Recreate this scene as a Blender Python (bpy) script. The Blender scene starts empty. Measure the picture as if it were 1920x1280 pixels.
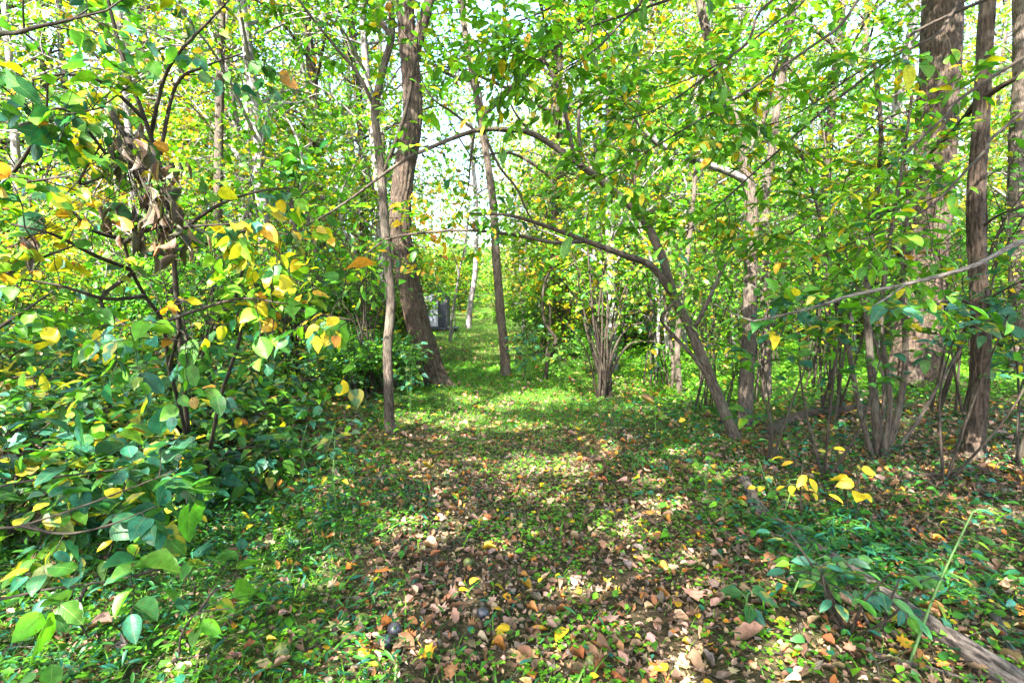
import bpy, math
import numpy as np
from mathutils import Matrix, Vector

rng = np.random.default_rng(11)
SC = bpy.context.scene
COL = SC.collection
R = math.radians

# ------------------------------------------------------------------ camera, sky, sun, exposure
CH, F, HY = 1.25, 960.0, 570.0
PITCH = math.atan((640.0 - HY) / F)
cam_d = bpy.data.cameras.new('camera')
cam_d.sensor_width = 36.0
cam_d.lens = 18.0
cam_d.clip_start = 0.05
cam_d.clip_end = 2000.0
cam = bpy.data.objects.new('camera', cam_d)
cam.location = (0, 0, CH)
cam.rotation_euler = (R(90) - PITCH, 0, 0)
COL.objects.link(cam)
SC.camera = cam

SUN_EL, SUN_AZ = R(48), R(207)          # azimuth measured clockwise from +Y (the view) to where the sun stands
SUNV = np.array([math.cos(SUN_EL) * math.sin(SUN_AZ), math.cos(SUN_EL) * math.cos(SUN_AZ), math.sin(SUN_EL)])
world = bpy.data.worlds.new('World')
SC.world = world
world.use_nodes = True
wn = world.node_tree
sky = wn.nodes.new('ShaderNodeTexSky')
sky.sky_type = 'NISHITA'
sky.sun_disc = False
sky.sun_elevation = SUN_EL
sky.sun_rotation = SUN_AZ
sky.dust_density = 2.0
bg = wn.nodes['Background']
bg.inputs['Strength'].default_value = 0.15
wn.links.new(sky.outputs[0], bg.inputs[0])

sun_d = bpy.data.lights.new('sun', 'SUN')
sun_d.energy = 5.0
sun_d.angle = R(0.53)
sun_d.color = (1.0, 0.96, 0.90)
sun = bpy.data.objects.new('sun', sun_d)
sun.location = tuple(SUNV * 60)
sun.rotation_euler = Vector(tuple(SUNV)).to_track_quat('Z', 'Y').to_euler()
COL.objects.link(sun)

vs = SC.view_settings
vs.view_transform = 'Standard'
vs.look = 'None'
vs.gamma = 1.0
vs.use_curve_mapping = False
vs.exposure = 3.45
SC.render.engine = 'CYCLES'
cy = SC.cycles
cy.max_bounces = 5
cy.diffuse_bounces = 3
cy.glossy_bounces = 2
cy.transmission_bounces = 4
cy.transparent_max_bounces = 4
cy.sample_clamp_indirect = 6.0
cy.use_adaptive_sampling = True
cy.adaptive_threshold = 0.02
cy.use_denoising = True
cy.denoiser = 'OPENIMAGEDENOISE'
cy.denoising_prefilter = 'NONE'
cy.denoising_quality = 'HIGH'
cy.caustics_reflective = False
cy.caustics_refractive = False


# ------------------------------------------------------------------ small maths
def sm(a, b, x):
    t = np.clip((np.asarray(x, float) - a) / (b - a), 0, 1)
    return t * t * (3 - 2 * t)


def hash2(i, j, s):
    n = (i.astype(np.int64) * 374761393 + j.astype(np.int64) * 668265263 + s * 982451653) & 0x7fffffff
    n = ((n ^ (n >> 13)) * 1274126177) & 0x7fffffff
    return ((n ^ (n >> 16)) & 0xffff) / 65535.0


def vnoise(x, y, s=0):
    x = np.asarray(x, float)
    y = np.asarray(y, float)
    i, j = np.floor(x), np.floor(y)
    u, v = x - i, y - j
    u, v = u * u * (3 - 2 * u), v * v * (3 - 2 * v)
    i, j = i.astype(np.int64), j.astype(np.int64)
    a, b = hash2(i, j, s), hash2(i + 1, j, s)
    c, d = hash2(i, j + 1, s), hash2(i + 1, j + 1, s)
    return (a * (1 - u) + b * u) * (1 - v) + (c * (1 - u) + d * u) * v


def fnoise(x, y, s=0, o=3):
    t, a, k = 0, 0.5, 1.0
    for q in range(o):
        t = t + a * vnoise(np.asarray(x) * k, np.asarray(y) * k, s + q)
        a *= 0.5
        k *= 2.03
    return t / (1 - 0.5 ** o)


def unit(v):
    v = np.asarray(v, float)
    return v / np.maximum(np.linalg.norm(v, axis=-1, keepdims=True), 1e-9)


def path_x(y):
    return np.interp(y, [0, 1.7, 4.1, 8, 12, 17, 26, 34, 60], [0.0, 0.03, 0.12, -0.15, -0.8, -1.7, -2.5, -2.6, -1.0])


def gz(x, y):
    x = np.asarray(x, float)
    y = np.asarray(y, float)
    z = 0.16 * (fnoise(x * 0.35, y * 0.35, 3) - 0.5) + 0.05 * (fnoise(x * 1.7, y * 1.7, 5) - 0.5)
    z = z + 0.30 * sm(-1.6, -5.0, x) * sm(14, 4, y) + 0.12 * sm(2.0, 4.5, x)
    z = z - 0.05 * np.exp(-((x - path_x(y)) / 0.9) ** 2)
    z = z + 0.20 * np.maximum(0, y - 32) + 0.05 * np.maximum(0, np.abs(x) - 14)
    return z


CP, SP = math.cos(PITCH), math.sin(PITCH)
CAM = np.array([0, 0, CH])


def U(px, py, d):
    """the place seen at photo pixel (px, py) at depth d metres along the view axis"""
    a, b = (px - 960.0) / F, -(py - 640.0) / F
    return CAM + d * np.array([a, CP + b * SP, -SP + b * CP])


def G(px, py, lift=0.0):
    """the ground at photo pixel (px, py)"""
    a, b = (px - 960.0) / F, -(py - 640.0) / F
    r = np.array([a, CP + b * SP, -SP + b * CP])
    z = 0.0
    for _ in range(8):
        d = (CH - z) / -r[2]
        p = CAM + d * r
        z = 0.5 * z + 0.5 * float(gz(p[0], p[1]))
    p[2] = gz(p[0], p[1]) + lift
    return p


def proj(P):
    P = np.atleast_2d(P) - CAM
    d = P[:, 1] * CP - P[:, 2] * SP
    up = P[:, 1] * SP + P[:, 2] * CP
    dd = np.maximum(d, 1e-3)
    return 960 + F * P[:, 0] / dd, 640 - F * up / dd, d


def spline(pts, per=6):
    P = np.asarray(pts, float)
    if len(P) < 3:
        t = np.linspace(0, 1, per + 1)[:, None]
        return P[0] * (1 - t) + P[-1] * t
    E = np.vstack([2 * P[0] - P[1], P, 2 * P[-1] - P[-2]])
    out = []
    for i in range(len(P) - 1):
        a, b, c, d = E[i], E[i + 1], E[i + 2], E[i + 3]
        for t in np.arange(per) / per:
            out.append(0.5 * (2 * b + (c - a) * t + (2 * a - 5 * b + 4 * c - d) * t * t + (3 * b - a - 3 * c + d) * t ** 3))
    out.append(P[-1])
    return np.array(out)


# ------------------------------------------------------------------ materials
def new_mat(name):
    m = bpy.data.materials.new(name)
    m.use_nodes = True
    nt = m.node_tree
    for n in list(nt.nodes):
        if n.type != 'OUTPUT_MATERIAL':
            nt.nodes.remove(n)
    return m, nt, nt.nodes['Material Output']


def N(nt, kind, **kw):
    n = nt.nodes.new(kind)
    for k, v in kw.items():
        if k in n.inputs:
            n.inputs[k].default_value = v
        else:
            setattr(n, k, v)
    return n


def mixc(nt, fac, a, b, mode='MIX'):
    m = nt.nodes.new('ShaderNodeMix')
    m.data_type = 'RGBA'
    m.blend_type = mode
    m.clamp_factor = True
    for sock, v in ((m.inputs['Factor'], fac), (m.inputs['A'], a), (m.inputs['B'], b)):
        pass
    ins = {s.identifier: s for s in m.inputs}
    for key, v in (('Factor_Float', fac), ('A_Color', a), ('B_Color', b)):
        s = ins[key]
        if isinstance(v, bpy.types.NodeSocket):
            nt.links.new(v, s)
        elif isinstance(v, (int, float)):
            s.default_value = v
        else:
            s.default_value = (*v[:3], 1)
    return {s.identifier: s for s in m.outputs}['Result_Color']


def mth(nt, op, a, b=None, c=None):
    m = nt.nodes.new('ShaderNodeMath')
    m.operation = op
    for i, v in enumerate((a, b, c)):
        if v is None:
            continue
        if isinstance(v, bpy.types.NodeSocket):
            nt.links.new(v, m.inputs[i])
        else:
            m.inputs[i].default_value = v
    return m.outputs[0]


def ramp(nt, fac, stops, interp='LINEAR'):
    r = nt.nodes.new('ShaderNodeValToRGB')
    r.color_ramp.interpolation = interp
    e = r.color_ramp.elements
    while len(e) < len(stops):
        e.new(0.5)
    for k, (p, c) in enumerate(stops):
        e[k].position = p
        e[k].color = (*c, 1) if len(c) == 3 else c
    nt.links.new(fac, r.inputs[0])
    return r.outputs[0]


def leaf_material(name, trans=0.42, gloss=0.27, rough=0.42, veins=0.42, spots=0.75):
    m, nt, out = new_mat(name)
    at = N(nt, 'ShaderNodeAttribute', attribute_name='lcol')
    uv = N(nt, 'ShaderNodeAttribute', attribute_name='luv')
    oi = N(nt, 'ShaderNodeObjectInfo')
    base = mixc(nt, 1.0, at.outputs['Color'], oi.outputs['Color'], 'MULTIPLY')
    geo = N(nt, 'ShaderNodeNewGeometry')
    sep = N(nt, 'ShaderNodeSeparateXYZ')
    nt.links.new(uv.outputs['Vector'], sep.inputs[0])
    au = mth(nt, 'ABSOLUTE', sep.outputs[0])
    # midrib and side veins, paler than the blade
    mid = mth(nt, 'SUBTRACT', 1.0, mth(nt, 'SMOOTH_MIN', mth(nt, 'MULTIPLY', au, 22.0), 1.0, 0.1))
    sv = mth(nt, 'SINE', mth(nt, 'MULTIPLY', mth(nt, 'SUBTRACT', sep.outputs[1], mth(nt, 'MULTIPLY', au, 0.55)), 52.0))
    sv = mth(nt, 'MULTIPLY', mth(nt, 'POWER', mth(nt, 'MAXIMUM', sv, 0.0), 10.0), 0.5)
    vein = mth(nt, 'MULTIPLY', mth(nt, 'MAXIMUM', mid, sv), veins)
    pale = mixc(nt, 0.55, base, (0.42, 0.45, 0.14))
    c1 = mixc(nt, vein, base, pale)
    # blotches and insect specks with a shape of their own
    tc = N(nt, 'ShaderNodeNewGeometry')
    n1 = N(nt, 'ShaderNodeTexNoise', Scale=38.0, Detail=3.0)
    nt.links.new(tc.outputs['Position'], n1.inputs['Vector'])
    f1 = ramp(nt, n1.outputs[0], [(0.35, (0.72, 0.72, 0.72)), (0.7, (1.25, 1.25, 1.25))])
    c2 = mixc(nt, 1.0, c1, f1, 'MULTIPLY')
    n2 = N(nt, 'ShaderNodeTexNoise', Scale=120.0, Detail=2.0)
    nt.links.new(tc.outputs['Position'], n2.inputs['Vector'])
    f2 = mth(nt, 'MULTIPLY', ramp(nt, n2.outputs[0], [(0.63, (0, 0, 0)), (0.69, (1, 1, 1))]), spots)
    c3 = mixc(nt, f2, c2, (0.13, 0.065, 0.02))
    if veins > 0.4:
        # some leaves turn from the rim inwards
        n3 = N(nt, 'ShaderNodeTexNoise', Scale=22.0, Detail=2.0)
        nt.links.new(tc.outputs['Position'], n3.inputs['Vector'])
        rim = mth(nt, 'ADD', mth(nt, 'MULTIPLY', au, 0.7), mth(nt, 'MULTIPLY', n3.outputs[0], 1.35))
        rim = ramp(nt, rim, [(0.86, (0, 0, 0)), (1.0, (1, 1, 1))])
        turn = mth(nt, 'MULTIPLY', mth(nt, 'GREATER_THAN', oi.outputs['Random'], 0.84), 0.6)
        c3 = mixc(nt, mth(nt, 'MULTIPLY', rim, turn), c3, (0.36, 0.27, 0.02))
    pr = N(nt, 'ShaderNodeBsdfPrincipled', Roughness=rough)
    pr.inputs['Specular IOR Level'].default_value = gloss
    nt.links.new(c3, pr.inputs['Base Color'])
    bmp = N(nt, 'ShaderNodeBump', Strength=0.25, Distance=0.004)
    nt.links.new(mth(nt, 'ADD', vein, n1.outputs[0]), bmp.inputs['Height'])
    nt.links.new(bmp.outputs[0], pr.inputs['Normal'])
    tr = N(nt, 'ShaderNodeBsdfTranslucent')
    tcol = mixc(nt, 1.0, c3, (1.22, 1.42, 0.55), 'MULTIPLY')
    nt.links.new(tcol, tr.inputs['Color'])
    mx = N(nt, 'ShaderNodeMixShader')
    mx.inputs[0].default_value = trans
    nt.links.new(pr.outputs[0], mx.inputs[1])
    nt.links.new(tr.outputs[0], mx.inputs[2])
    nt.links.new(mx.outputs[0], out.inputs[0])
    return m


def bark_material(name, dark, light, lichen=(0.30, 0.33, 0.26), lich=0.35, vs_=6.0, bump=0.6, fine=60.0):
    m, nt, out = new_mat(name)
    g = N(nt, 'ShaderNodeNewGeometry')
    mp = N(nt, 'ShaderNodeAttribute', attribute_name='luv')     # round the limb and along it
    n1 = N(nt, 'ShaderNodeTexNoise', Scale=fine, Detail=7.0, Roughness=0.72)
    nt.links.new(mp.outputs['Vector'], n1.inputs['Vector'])
    n2 = N(nt, 'ShaderNodeTexNoise', Scale=vs_, Detail=4.0, Roughness=0.6)
    nt.links.new(g.outputs['Position'], n2.inputs['Vector'])
    c = ramp(nt, n1.outputs[0], [(0.40, dark), (0.60, light)])
    lf = mth(nt, 'MULTIPLY', ramp(nt, n2.outputs[0], [(0.52, (0, 0, 0)), (0.66, (1, 1, 1))]), lich)
    c = mixc(nt, lf, c, lichen)
    oi = N(nt, 'ShaderNodeObjectInfo')
    c = mixc(nt, 1.0, c, oi.outputs['Color'], 'MULTIPLY')
    pr = N(nt, 'ShaderNodeBsdfPrincipled', Roughness=0.85)
    pr.inputs['Specular IOR Level'].default_value = 0.2
    nt.links.new(c, pr.inputs['Base Color'])
    b = N(nt, 'ShaderNodeBump', Strength=bump, Distance=0.02)
    nt.links.new(n1.outputs[0], b.inputs['Height'])
    nt.links.new(b.outputs[0], pr.inputs['Normal'])
    nt.links.new(pr.outputs[0], out.inputs[0])
    return m


def ground_material():
    m, nt, out = new_mat('forest_floor')
    g = N(nt, 'ShaderNodeNewGeometry')
    n1 = N(nt, 'ShaderNodeTexNoise', Scale=26.0, Detail=6.0, Roughness=0.7)
    n2 = N(nt, 'ShaderNodeTexVoronoi', Scale=24.0)
    n3 = N(nt, 'ShaderNodeTexNoise', Scale=1.3, Detail=4.0)
    for n in (n1, n2, n3):
        nt.links.new(g.outputs['Position'], n.inputs['Vector'])
    soil = ramp(nt, n1.outputs[0], [(0.3, (0.010, 0.007, 0.005)), (0.55, (0.034, 0.022, 0.015)), (0.75, (0.09, 0.06, 0.038))])
    lit = ramp(nt, n2.outputs['Color'], [(0.2, (0.02, 0.013, 0.009)), (0.5, (0.06, 0.036, 0.022)), (0.8, (0.12, 0.075, 0.045))])
    c = mixc(nt, 0.45, soil, lit)
    grn = ramp(nt, n1.outputs[0], [(0.3, (0.02, 0.05, 0.008)), (0.7, (0.10, 0.19, 0.02))])
    at = N(nt, 'ShaderNodeAttribute', attribute_name='green')
    f = mth(nt, 'MULTIPLY', at.outputs['Fac'], ramp(nt, n3.outputs[0], [(0.35, (0.25, 0.25, 0.25)), (0.6, (1, 1, 1))]))
    c = mixc(nt, f, c, grn)
    pr = N(nt, 'ShaderNodeBsdfPrincipled', Roughness=0.95)
    pr.inputs['Specular IOR Level'].default_value = 0.1
    nt.links.new(c, pr.inputs['Base Color'])
    b = N(nt, 'ShaderNodeBump', Strength=0.9, Distance=0.03)
    nt.links.new(mth(nt, 'ADD', n1.outputs[0], n2.outputs['Distance']), b.inputs['Height'])
    nt.links.new(b.outputs[0], pr.inputs['Normal'])
    nt.links.new(pr.outputs[0], out.inputs[0])
    return m


def plain_material(name, c0, c1, rough=0.6, scale=30.0, bump=0.3, stretch=(1, 1, 1)):
    m, nt, out = new_mat(name)
    g = N(nt, 'ShaderNodeNewGeometry')
    mp = N(nt, 'ShaderNodeMapping')
    mp.inputs['Scale'].default_value = stretch
    nt.links.new(g.outputs['Position'], mp.inputs[0])
    n1 = N(nt, 'ShaderNodeTexNoise', Scale=scale, Detail=5.0)
    nt.links.new(mp.outputs[0], n1.inputs['Vector'])
    c = ramp(nt, n1.outputs[0], [(0.35, c0), (0.65, c1)])
    pr = N(nt, 'ShaderNodeBsdfPrincipled', Roughness=rough)
    nt.links.new(c, pr.inputs['Base Color'])
    b = N(nt, 'ShaderNodeBump', Strength=bump, Distance=0.004)
    nt.links.new(n1.outputs[0], b.inputs['Height'])
    nt.links.new(b.outputs[0], pr.inputs['Normal'])
    nt.links.new(pr.outputs[0], out.inputs[0])
    return m


M_LEAF = leaf_material('living_leaf')
M_FAR = leaf_material('canopy_leaf', trans=0.45, veins=0.0, spots=0.0, gloss=0.3)
M_DRY = leaf_material('dry_leaf', trans=0.2, gloss=0.25, rough=0.55, veins=0.35, spots=0.6)
M_GRASS = leaf_material('grass_blade', trans=0.4, veins=0.0, spots=0.0, gloss=0.25)
M_BARK = bark_material('furrowed_bark', (0.010, 0.0065, 0.004), (0.074, 0.050, 0.034), lichen=(.11, .11, .075), lich=0.15, bump=0.9)
M_BARKG = bark_material('grey_bark', (0.017, 0.012, 0.008), (0.090, 0.068, 0.050), lichen=(.12, .12, .085), lich=0.3, fine=75)
M_BARKP = bark_material('pale_bark', (0.07, 0.06, 0.056), (0.27, 0.24, 0.235), lichen=(.2, .2, .18), lich=0.3, fine=40)
M_TWIG = bark_material('twig_bark', (0.011, 0.0078, 0.005), (0.048, 0.035, 0.024), lichen=(.075, .08, .05), lich=0.25, fine=110, bump=0.4)
M_DEADW = bark_material('dead_wood', (0.022, 0.016, 0.013), (0.17, 0.135, 0.11), lichen=(.15, .15, .12), lich=0.2, bump=0.9, fine=70)
M_BARKT = bark_material('tan_bark', (0.035, 0.028, 0.022), (0.17, 0.14, 0.115), lich=0.15, fine=90)
M_STEM = plain_material('green_stem', (0.03, 0.085, 0.010), (0.07, 0.14, 0.02), 0.6)
M_GROUND = ground_material()


# ------------------------------------------------------------------ meshes
class MB:
    def __init__(self):
        self.v, self.f, self.c, self.u, self.n = [], [], [], [], 0

    def add(self, v, f, c=None, u=None):
        v = np.asarray(v, np.float32).reshape(-1, 3)
        self.v.append(v)
        self.f.append(np.asarray(f, np.int64) + self.n)
        self.c.append(np.ones((len(v), 3), np.float32) if c is None else np.asarray(c, np.float32))
        self.u.append(np.zeros((len(v), 3), np.float32) if u is None else np.asarray(u, np.float32))
        self.n += len(v)

    def mesh(self, name, mat, smooth=True, leafy=False):
        v = np.vstack(self.v)
        tot = np.concatenate([np.full(len(f), f.shape[1], np.int32) for f in self.f])
        idx = np.concatenate([f.ravel() for f in self.f]).astype(np.int32)
        me = bpy.data.meshes.new(name)
        me.vertices.add(len(v))
        me.vertices.foreach_set('co', v.ravel())
        me.loops.add(len(idx))
        me.loops.foreach_set('vertex_index', idx)
        me.polygons.add(len(tot))
        me.polygons.foreach_set('loop_start', np.concatenate([[0], np.cumsum(tot)[:-1]]).astype(np.int32))
        me.polygons.foreach_set('loop_total', tot)
        me.polygons.foreach_set('use_smooth', np.full(len(tot), smooth))
        if leafy:
            a = me.attributes.new('lcol', 'FLOAT_COLOR', 'POINT')
            c = np.vstack(self.c)
            a.data.foreach_set('color', np.hstack([c, np.ones((len(c), 1), np.float32)]).ravel())
        a = me.attributes.new('luv', 'FLOAT_VECTOR', 'POINT')
        a.data.foreach_set('vector', np.vstack(self.u).ravel())
        me.update(calc_edges=True)
        me.materials.append(mat)
        return me

    def obj(self, name, mat, parent=None, kind=None, smooth=True, leafy=False):
        o = bpy.data.objects.new(name, self.mesh(name, mat, smooth, leafy))
        COL.objects.link(o)
        if parent is not None:
            o.parent = parent
        if kind:
            o['kind'] = kind
        return o


def tag(o, label, cat, group=None):
    o['label'] = label
    o['category'] = cat
    if group:
        o['group'] = group
    return o


def thing(name, loc, label, cat, group=None):
    o = bpy.data.objects.new(name, None)
    o.empty_display_size = 0.2
    o.location = tuple(float(q) for q in loc)
    COL.objects.link(o)
    return tag(o, label, cat, group)


def frames(P):
    T = unit(np.gradient(P, axis=0))
    ref = np.array([0.0, 1.0, 0.0]) if abs(T[0][1]) < 0.9 else np.array([1.0, 0, 0])
    X = np.zeros_like(P)
    x = unit(ref - T[0] * np.dot(ref, T[0]))
    for i in range(len(P)):
        x = unit(x - T[i] * np.dot(x, T[i]))
        X[i] = x
    return T, X, np.cross(T, X)


def tube(mb, P, r, seg=10, bark=0.0, ridges=9, seed=0, lump=0.0, flare=0.0):
    """a tapered limb along P; bark gives furrows and plates as relief"""
    P = np.asarray(P, float)
    r = np.broadcast_to(np.asarray(r, float), (len(P),))
    T, X, Y = frames(P)
    a = np.arange(seg) / seg * 2 * math.pi
    s = np.concatenate([[0], np.cumsum(np.linalg.norm(np.diff(P, axis=0), axis=1))])
    A, S = np.meshgrid(a, s)
    rad = r[:, None] * np.ones_like(A)
    if flare:
        rad = rad * (1 + flare * np.exp(-S / (r[0] * 1.3)) * (1.0 + 0.9 * np.sin(A * 5 + seed) + 0.5 * np.sin(A * 3 + 1.7 * seed)))
    if lump:
        rad = rad * (1 + lump * (fnoise(np.cos(A) * 1.3 + 7 + seed, S * 2.2 + np.sin(A) * 1.3 + 9, seed, 2) - 0.5) * 2)
    if bark:
        w = 1.6 * (vnoise(S * 5.0, np.cos(A) * 2 + 5 + seed, seed + 4) - 0.5)
        ph = A * ridges + w * 2.4 + 2.0 * np.sin(S * 3.1 + np.sin(A))
        rid = 1 - np.abs(np.sin(ph * 0.5)) ** 0.6
        plate = vnoise(np.floor(A * ridges / math.pi) * 3.1, S * 14.0, seed + 8)
        rad = rad + r[:, None] * bark * (0.55 - rid + 0.45 * (plate - 0.5))
    V = P[:, None, :] + rad[..., None] * (np.cos(A)[..., None] * X[:, None, :] + np.sin(A)[..., None] * Y[:, None, :])
    n = len(P)
    i = np.arange(n - 1)[:, None] * seg
    j = np.arange(seg)[None, :]
    k = (j + 1) % seg
    quads = np.stack([i + j, i + k, i + seg + k, i + seg + j], -1).reshape(-1, 4)
    Uv = np.stack([np.cos(A) * r[:, None], np.sin(A) * r[:, None], S * 0.22 + seed * 1.7], -1).reshape(-1, 3)
    mb.add(V.reshape(-1, 3), quads, None, Uv)
    cap = np.vstack([V[-1], (P[-1] + T[-1] * r[-1] * 0.6)[None]])
    jj = np.arange(seg)
    mb.add(cap, np.stack([jj, (jj + 1) % seg, np.full(seg, seg)], -1), None, cap)
    cap = np.vstack([V[0], P[0][None]])
    mb.add(cap, np.stack([(jj + 1) % seg, jj, np.full(seg, seg)], -1), None, cap)


def twigs(mb, P, r0, r1, seg=3):
    """many thin twigs at once: P is (n, k, 3)"""
    n, k, _ = P.shape
    T = unit(np.gradient(P, axis=1))
    ref = np.where(np.abs(T[..., 2:3]) > 0.9, np.array([1.0, 0, 0]), np.array([0, 0, 1.0]))
    X = unit(np.cross(T, ref))
    Y = np.cross(T, X)
    a = np.arange(seg) / seg * 2 * math.pi
    r0 = np.broadcast_to(np.asarray(r0, float), (n,))
    r1 = np.broadcast_to(np.asarray(r1, float), (n,))
    t = np.linspace(0, 1, k)
    rad = r0[:, None] * (1 - t) + r1[:, None] * t
    V = P[:, :, None, :] + rad[:, :, None, None] * (np.cos(a)[:, None] * X[:, :, None, :] + np.sin(a)[:, None] * Y[:, :, None, :])
    b = (np.arange(n) * k * seg)[:, None, None]
    i = (np.arange(k - 1) * seg)[None, :, None]
    j = np.arange(seg)[None, None, :]
    jn = (j + 1) % seg
    q = np.stack([b + i + j, b + i + jn, b + i + seg + jn, b + i + seg + j], -1).reshape(-1, 4)
    mb.add(V.reshape(-1, 3), q, None, V.reshape(-1, 3))


# leaf templates: axis along +Y, blade in X, upper side +Z
def blade(stations, prof, fold=0.22, curl=0.25, twist=0.0, wav=0.0, cols=1):
    v, u, f = [], [], []
    ts = np.asarray(stations, float)
    rows = []
    for i, t in enumerate(ts):
        w = prof(t)
        z = -curl * t * t
        if i == 0 or i == len(ts) - 1 or w < 1e-4:
            rows.append([len(v)])
            v.append((0, t, z))
            u.append((0, t, 0))
        else:
            ids = []
            for s in (-1, 0, 1):
                ids.append(len(v))
                x = s * w
                zz = z + abs(s) * w * fold * 2 + wav * abs(s) * math.sin(t * 17 + s * 1.3)
                ca, sa = math.cos(twist * t), math.sin(twist * t)
                v.append((x * ca, t, zz + x * sa))
                u.append((s * w * 2, t, 0))
            rows.append(ids)
    for a, b in zip(rows[:-1], rows[1:]):
        if len(a) == 1 and len(b) == 3:
            f += [(a[0], b[1], b[0]), (a[0], b[2], b[1])]
        elif len(a) == 3 and len(b) == 1:
            f += [(a[0], a[1], b[0]), (a[1], a[2], b[0])]
        elif len(a) == 3:
            f += [(a[0], a[1], b[1]), (a[0], b[1], b[0]), (a[1], a[2], b[2]), (a[1], b[2], b[1])]
    return np.array(v, float), np.array(f), np.array(u, float)


def p_ovate(W):
    return lambda t: 0.5 * W * (math.sin(math.pi * min(1, t ** 0.72)) ** 0.75 if 0 < t < 1 else 0) * (1.06 - 0.25 * t)


def p_ellip(W):
    return lambda t: 0.5 * W * (math.sin(math.pi * t) ** 0.72 if 0 < t < 1 else 0)


def p_lance(W):
    return lambda t: 0.5 * W * (math.sin(math.pi * t ** 0.8) ** 1.1 if 0 < t < 1 else 0)


def lobed(kind, curl=0.2, seed=0):
    if kind == 'maple':
        ang = [-90, -62, -30, -14, 8, 30, 42, 56, 72, 90]
        rad = [0.10, 0.34, 0.30, 0.52, 0.34, 0.60, 0.36, 0.46, 0.42, 0.70]
    else:
        ang = [-90, -70, -40, -25, -5, 14, 30, 48, 62, 78, 90]
        rad = [0.18, 0.26, 0.42, 0.20, 0.48, 0.20, 0.50, 0.24, 0.46, 0.34, 0.58]
    pts = [(rad[0] * math.cos(R(ang[0])), rad[0] * math.sin(R(ang[0])))]
    rt = [(r_ * math.cos(R(a)), r_ * math.sin(R(a))) for a, r_ in zip(ang[1:-1], rad[1:-1])]
    pts += rt + [(0, rad[-1])] + [(-x, y) for x, y in rt[::-1]]
    g = np.random.default_rng(seed)
    v = [(0, 0.42, 0.02)]
    u = [(0, 0.4, 0)]
    for x, y in pts:
        yy = y + 0.42
        z = curl * (x * x * 1.6 + (yy - 0.4) ** 2 * 0.9) * g.uniform(0.3, 1.6) + g.uniform(-0.02, 0.03)
        v.append((x, yy, z))
        u.append((x, yy, 0))
    n = len(pts)
    f = [(0, 1 + k, 1 + (k + 1) % n) for k in range(n)]
    # a stalk
    b = len(v)
    v += [(0.012, -0.02, 0.01), (-0.012, -0.02, 0.01), (0.008, -0.30, 0.06), (-0.008, -0.30, 0.06), (0, 0.36, 0.024)]
    u += [(0, 0, 0)] * 5
    f += [(b, b + 1, b + 3), (b, b + 3, b + 2), (b, b + 4, b + 1)]
    return np.array(v, float), np.array(f), np.array(u, float)


HI = [0, 0.05, 0.14, 0.27, 0.42, 0.58, 0.74, 0.88, 1.0]
LO = [0, 0.18, 0.5, 0.8, 1.0]
T_OV = [blade(HI, p_ovate(0.62), f, c, tw, wv) for f, c, tw, wv in
        ((0.20, 0.20, 0.0, 0.012), (0.10, 0.35, 0.25, 0.02), (0.34, 0.12, -0.2, 0.01), (0.16, 0.55, 0.15, 0.025), (0.26, -0.08, -0.3, 0.02))]
T_RD = [blade(HI, (p_ellip if e else p_ovate)(w), f, c, tw, wv) for w, e, f, c, tw, wv in
        ((.80, 0, 0.14, 0.18, 0.0, 0.015), (.72, 0, 0.07, 0.30, 0.3, 0.03), (.84, 0, 0.30, 0.10, -0.3, 0.02), (.66, 1, 0.12, 0.55, 0.2, 0.03), (.60, 1, .4, .25, -.5, .03), (.76, 0, -.12, .35, .4, .035), (.70, 1, .2, -.15, .3, .03))]
T_EL = [blade(HI, p_ellip(0.44), f, c, tw, wv) for f, c, tw, wv in
        ((0.20, 0.15, 0.0, 0.008), (0.12, 0.30, 0.3, 0.012), (0.30, 0.05, -0.3, 0.01), (0.16, 0.45, 0.1, 0.012))]
T_DEAD = [blade(HI, p_lance(0.22), f, c, tw, wv) for f, c, tw, wv in
          ((1.2, 0.3, 0.9, 0.03), (1.6, -0.2, -1.3, 0.02), (0.9, 0.6, 1.6, 0.04))]
T_LAN = [blade(HI, p_lance(0.24), 0.2, 0.35, 0.2, 0.0), blade(HI, p_lance(0.22), 0.25, 0.15, -0.3, 0.0)]
T_MAP = [lobed('maple', c, s) for c, s in ((0.25, 1), (0.5, 2), (0.1, 3))]
T_OAK = [lobed('oak', c, s) for c, s in ((0.3, 4), (0.6, 5))]
T_CURL = [blade(HI, p_ovate(0.6), f, c, tw, wv) for f, c, tw, wv in
          ((0.7, -0.3, 0.4, 0.05), (0.9, 0.25, -0.7, 0.05), (0.45, -0.5, 0.8, 0.06), (0.25, -0.2, 0.2, 0.05))]
L_OV = [blade(LO, p_ovate(0.66), 0.18, 0.25), blade(LO, p_ovate(0.6), 0.10, 0.4, 0.3), blade(LO, p_ellip(0.5), 0.25, 0.1, -0.3)]
L_EL = [blade(LO, p_ellip(0.46), 0.18, 0.2), blade(LO, p_ellip(0.42), 0.12, 0.35, 0.3)]
L_CURL = [blade(LO, p_ovate(0.6), f, c, tw) for f, c, tw in ((0.6, -0.3, 0.5), (0.8, 0.3, -0.7), (0.3, -0.3, 0.2))]
L_CRUM = [(v * .8, f, u) for v, f, u in (lobed('oak', 1.1, 11), lobed('maple', 1.2, 12), lobed('oak', 0.7, 13))]
F_OV = [blade([0, 0.45, 1.0], p_ovate(0.78), 0.2, 0.25), blade([0, 0.4, 1.0], p_ovate(0.85), 0.1, 0.4, 0.4), blade([0, 0.5, 1], p_ellip(0.62), 0.3, 0.1, -0.4)]
F_RD = [blade([0, 0.5, 1.0], p_ellip(1.0), 0.1, 0.1)]
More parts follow.
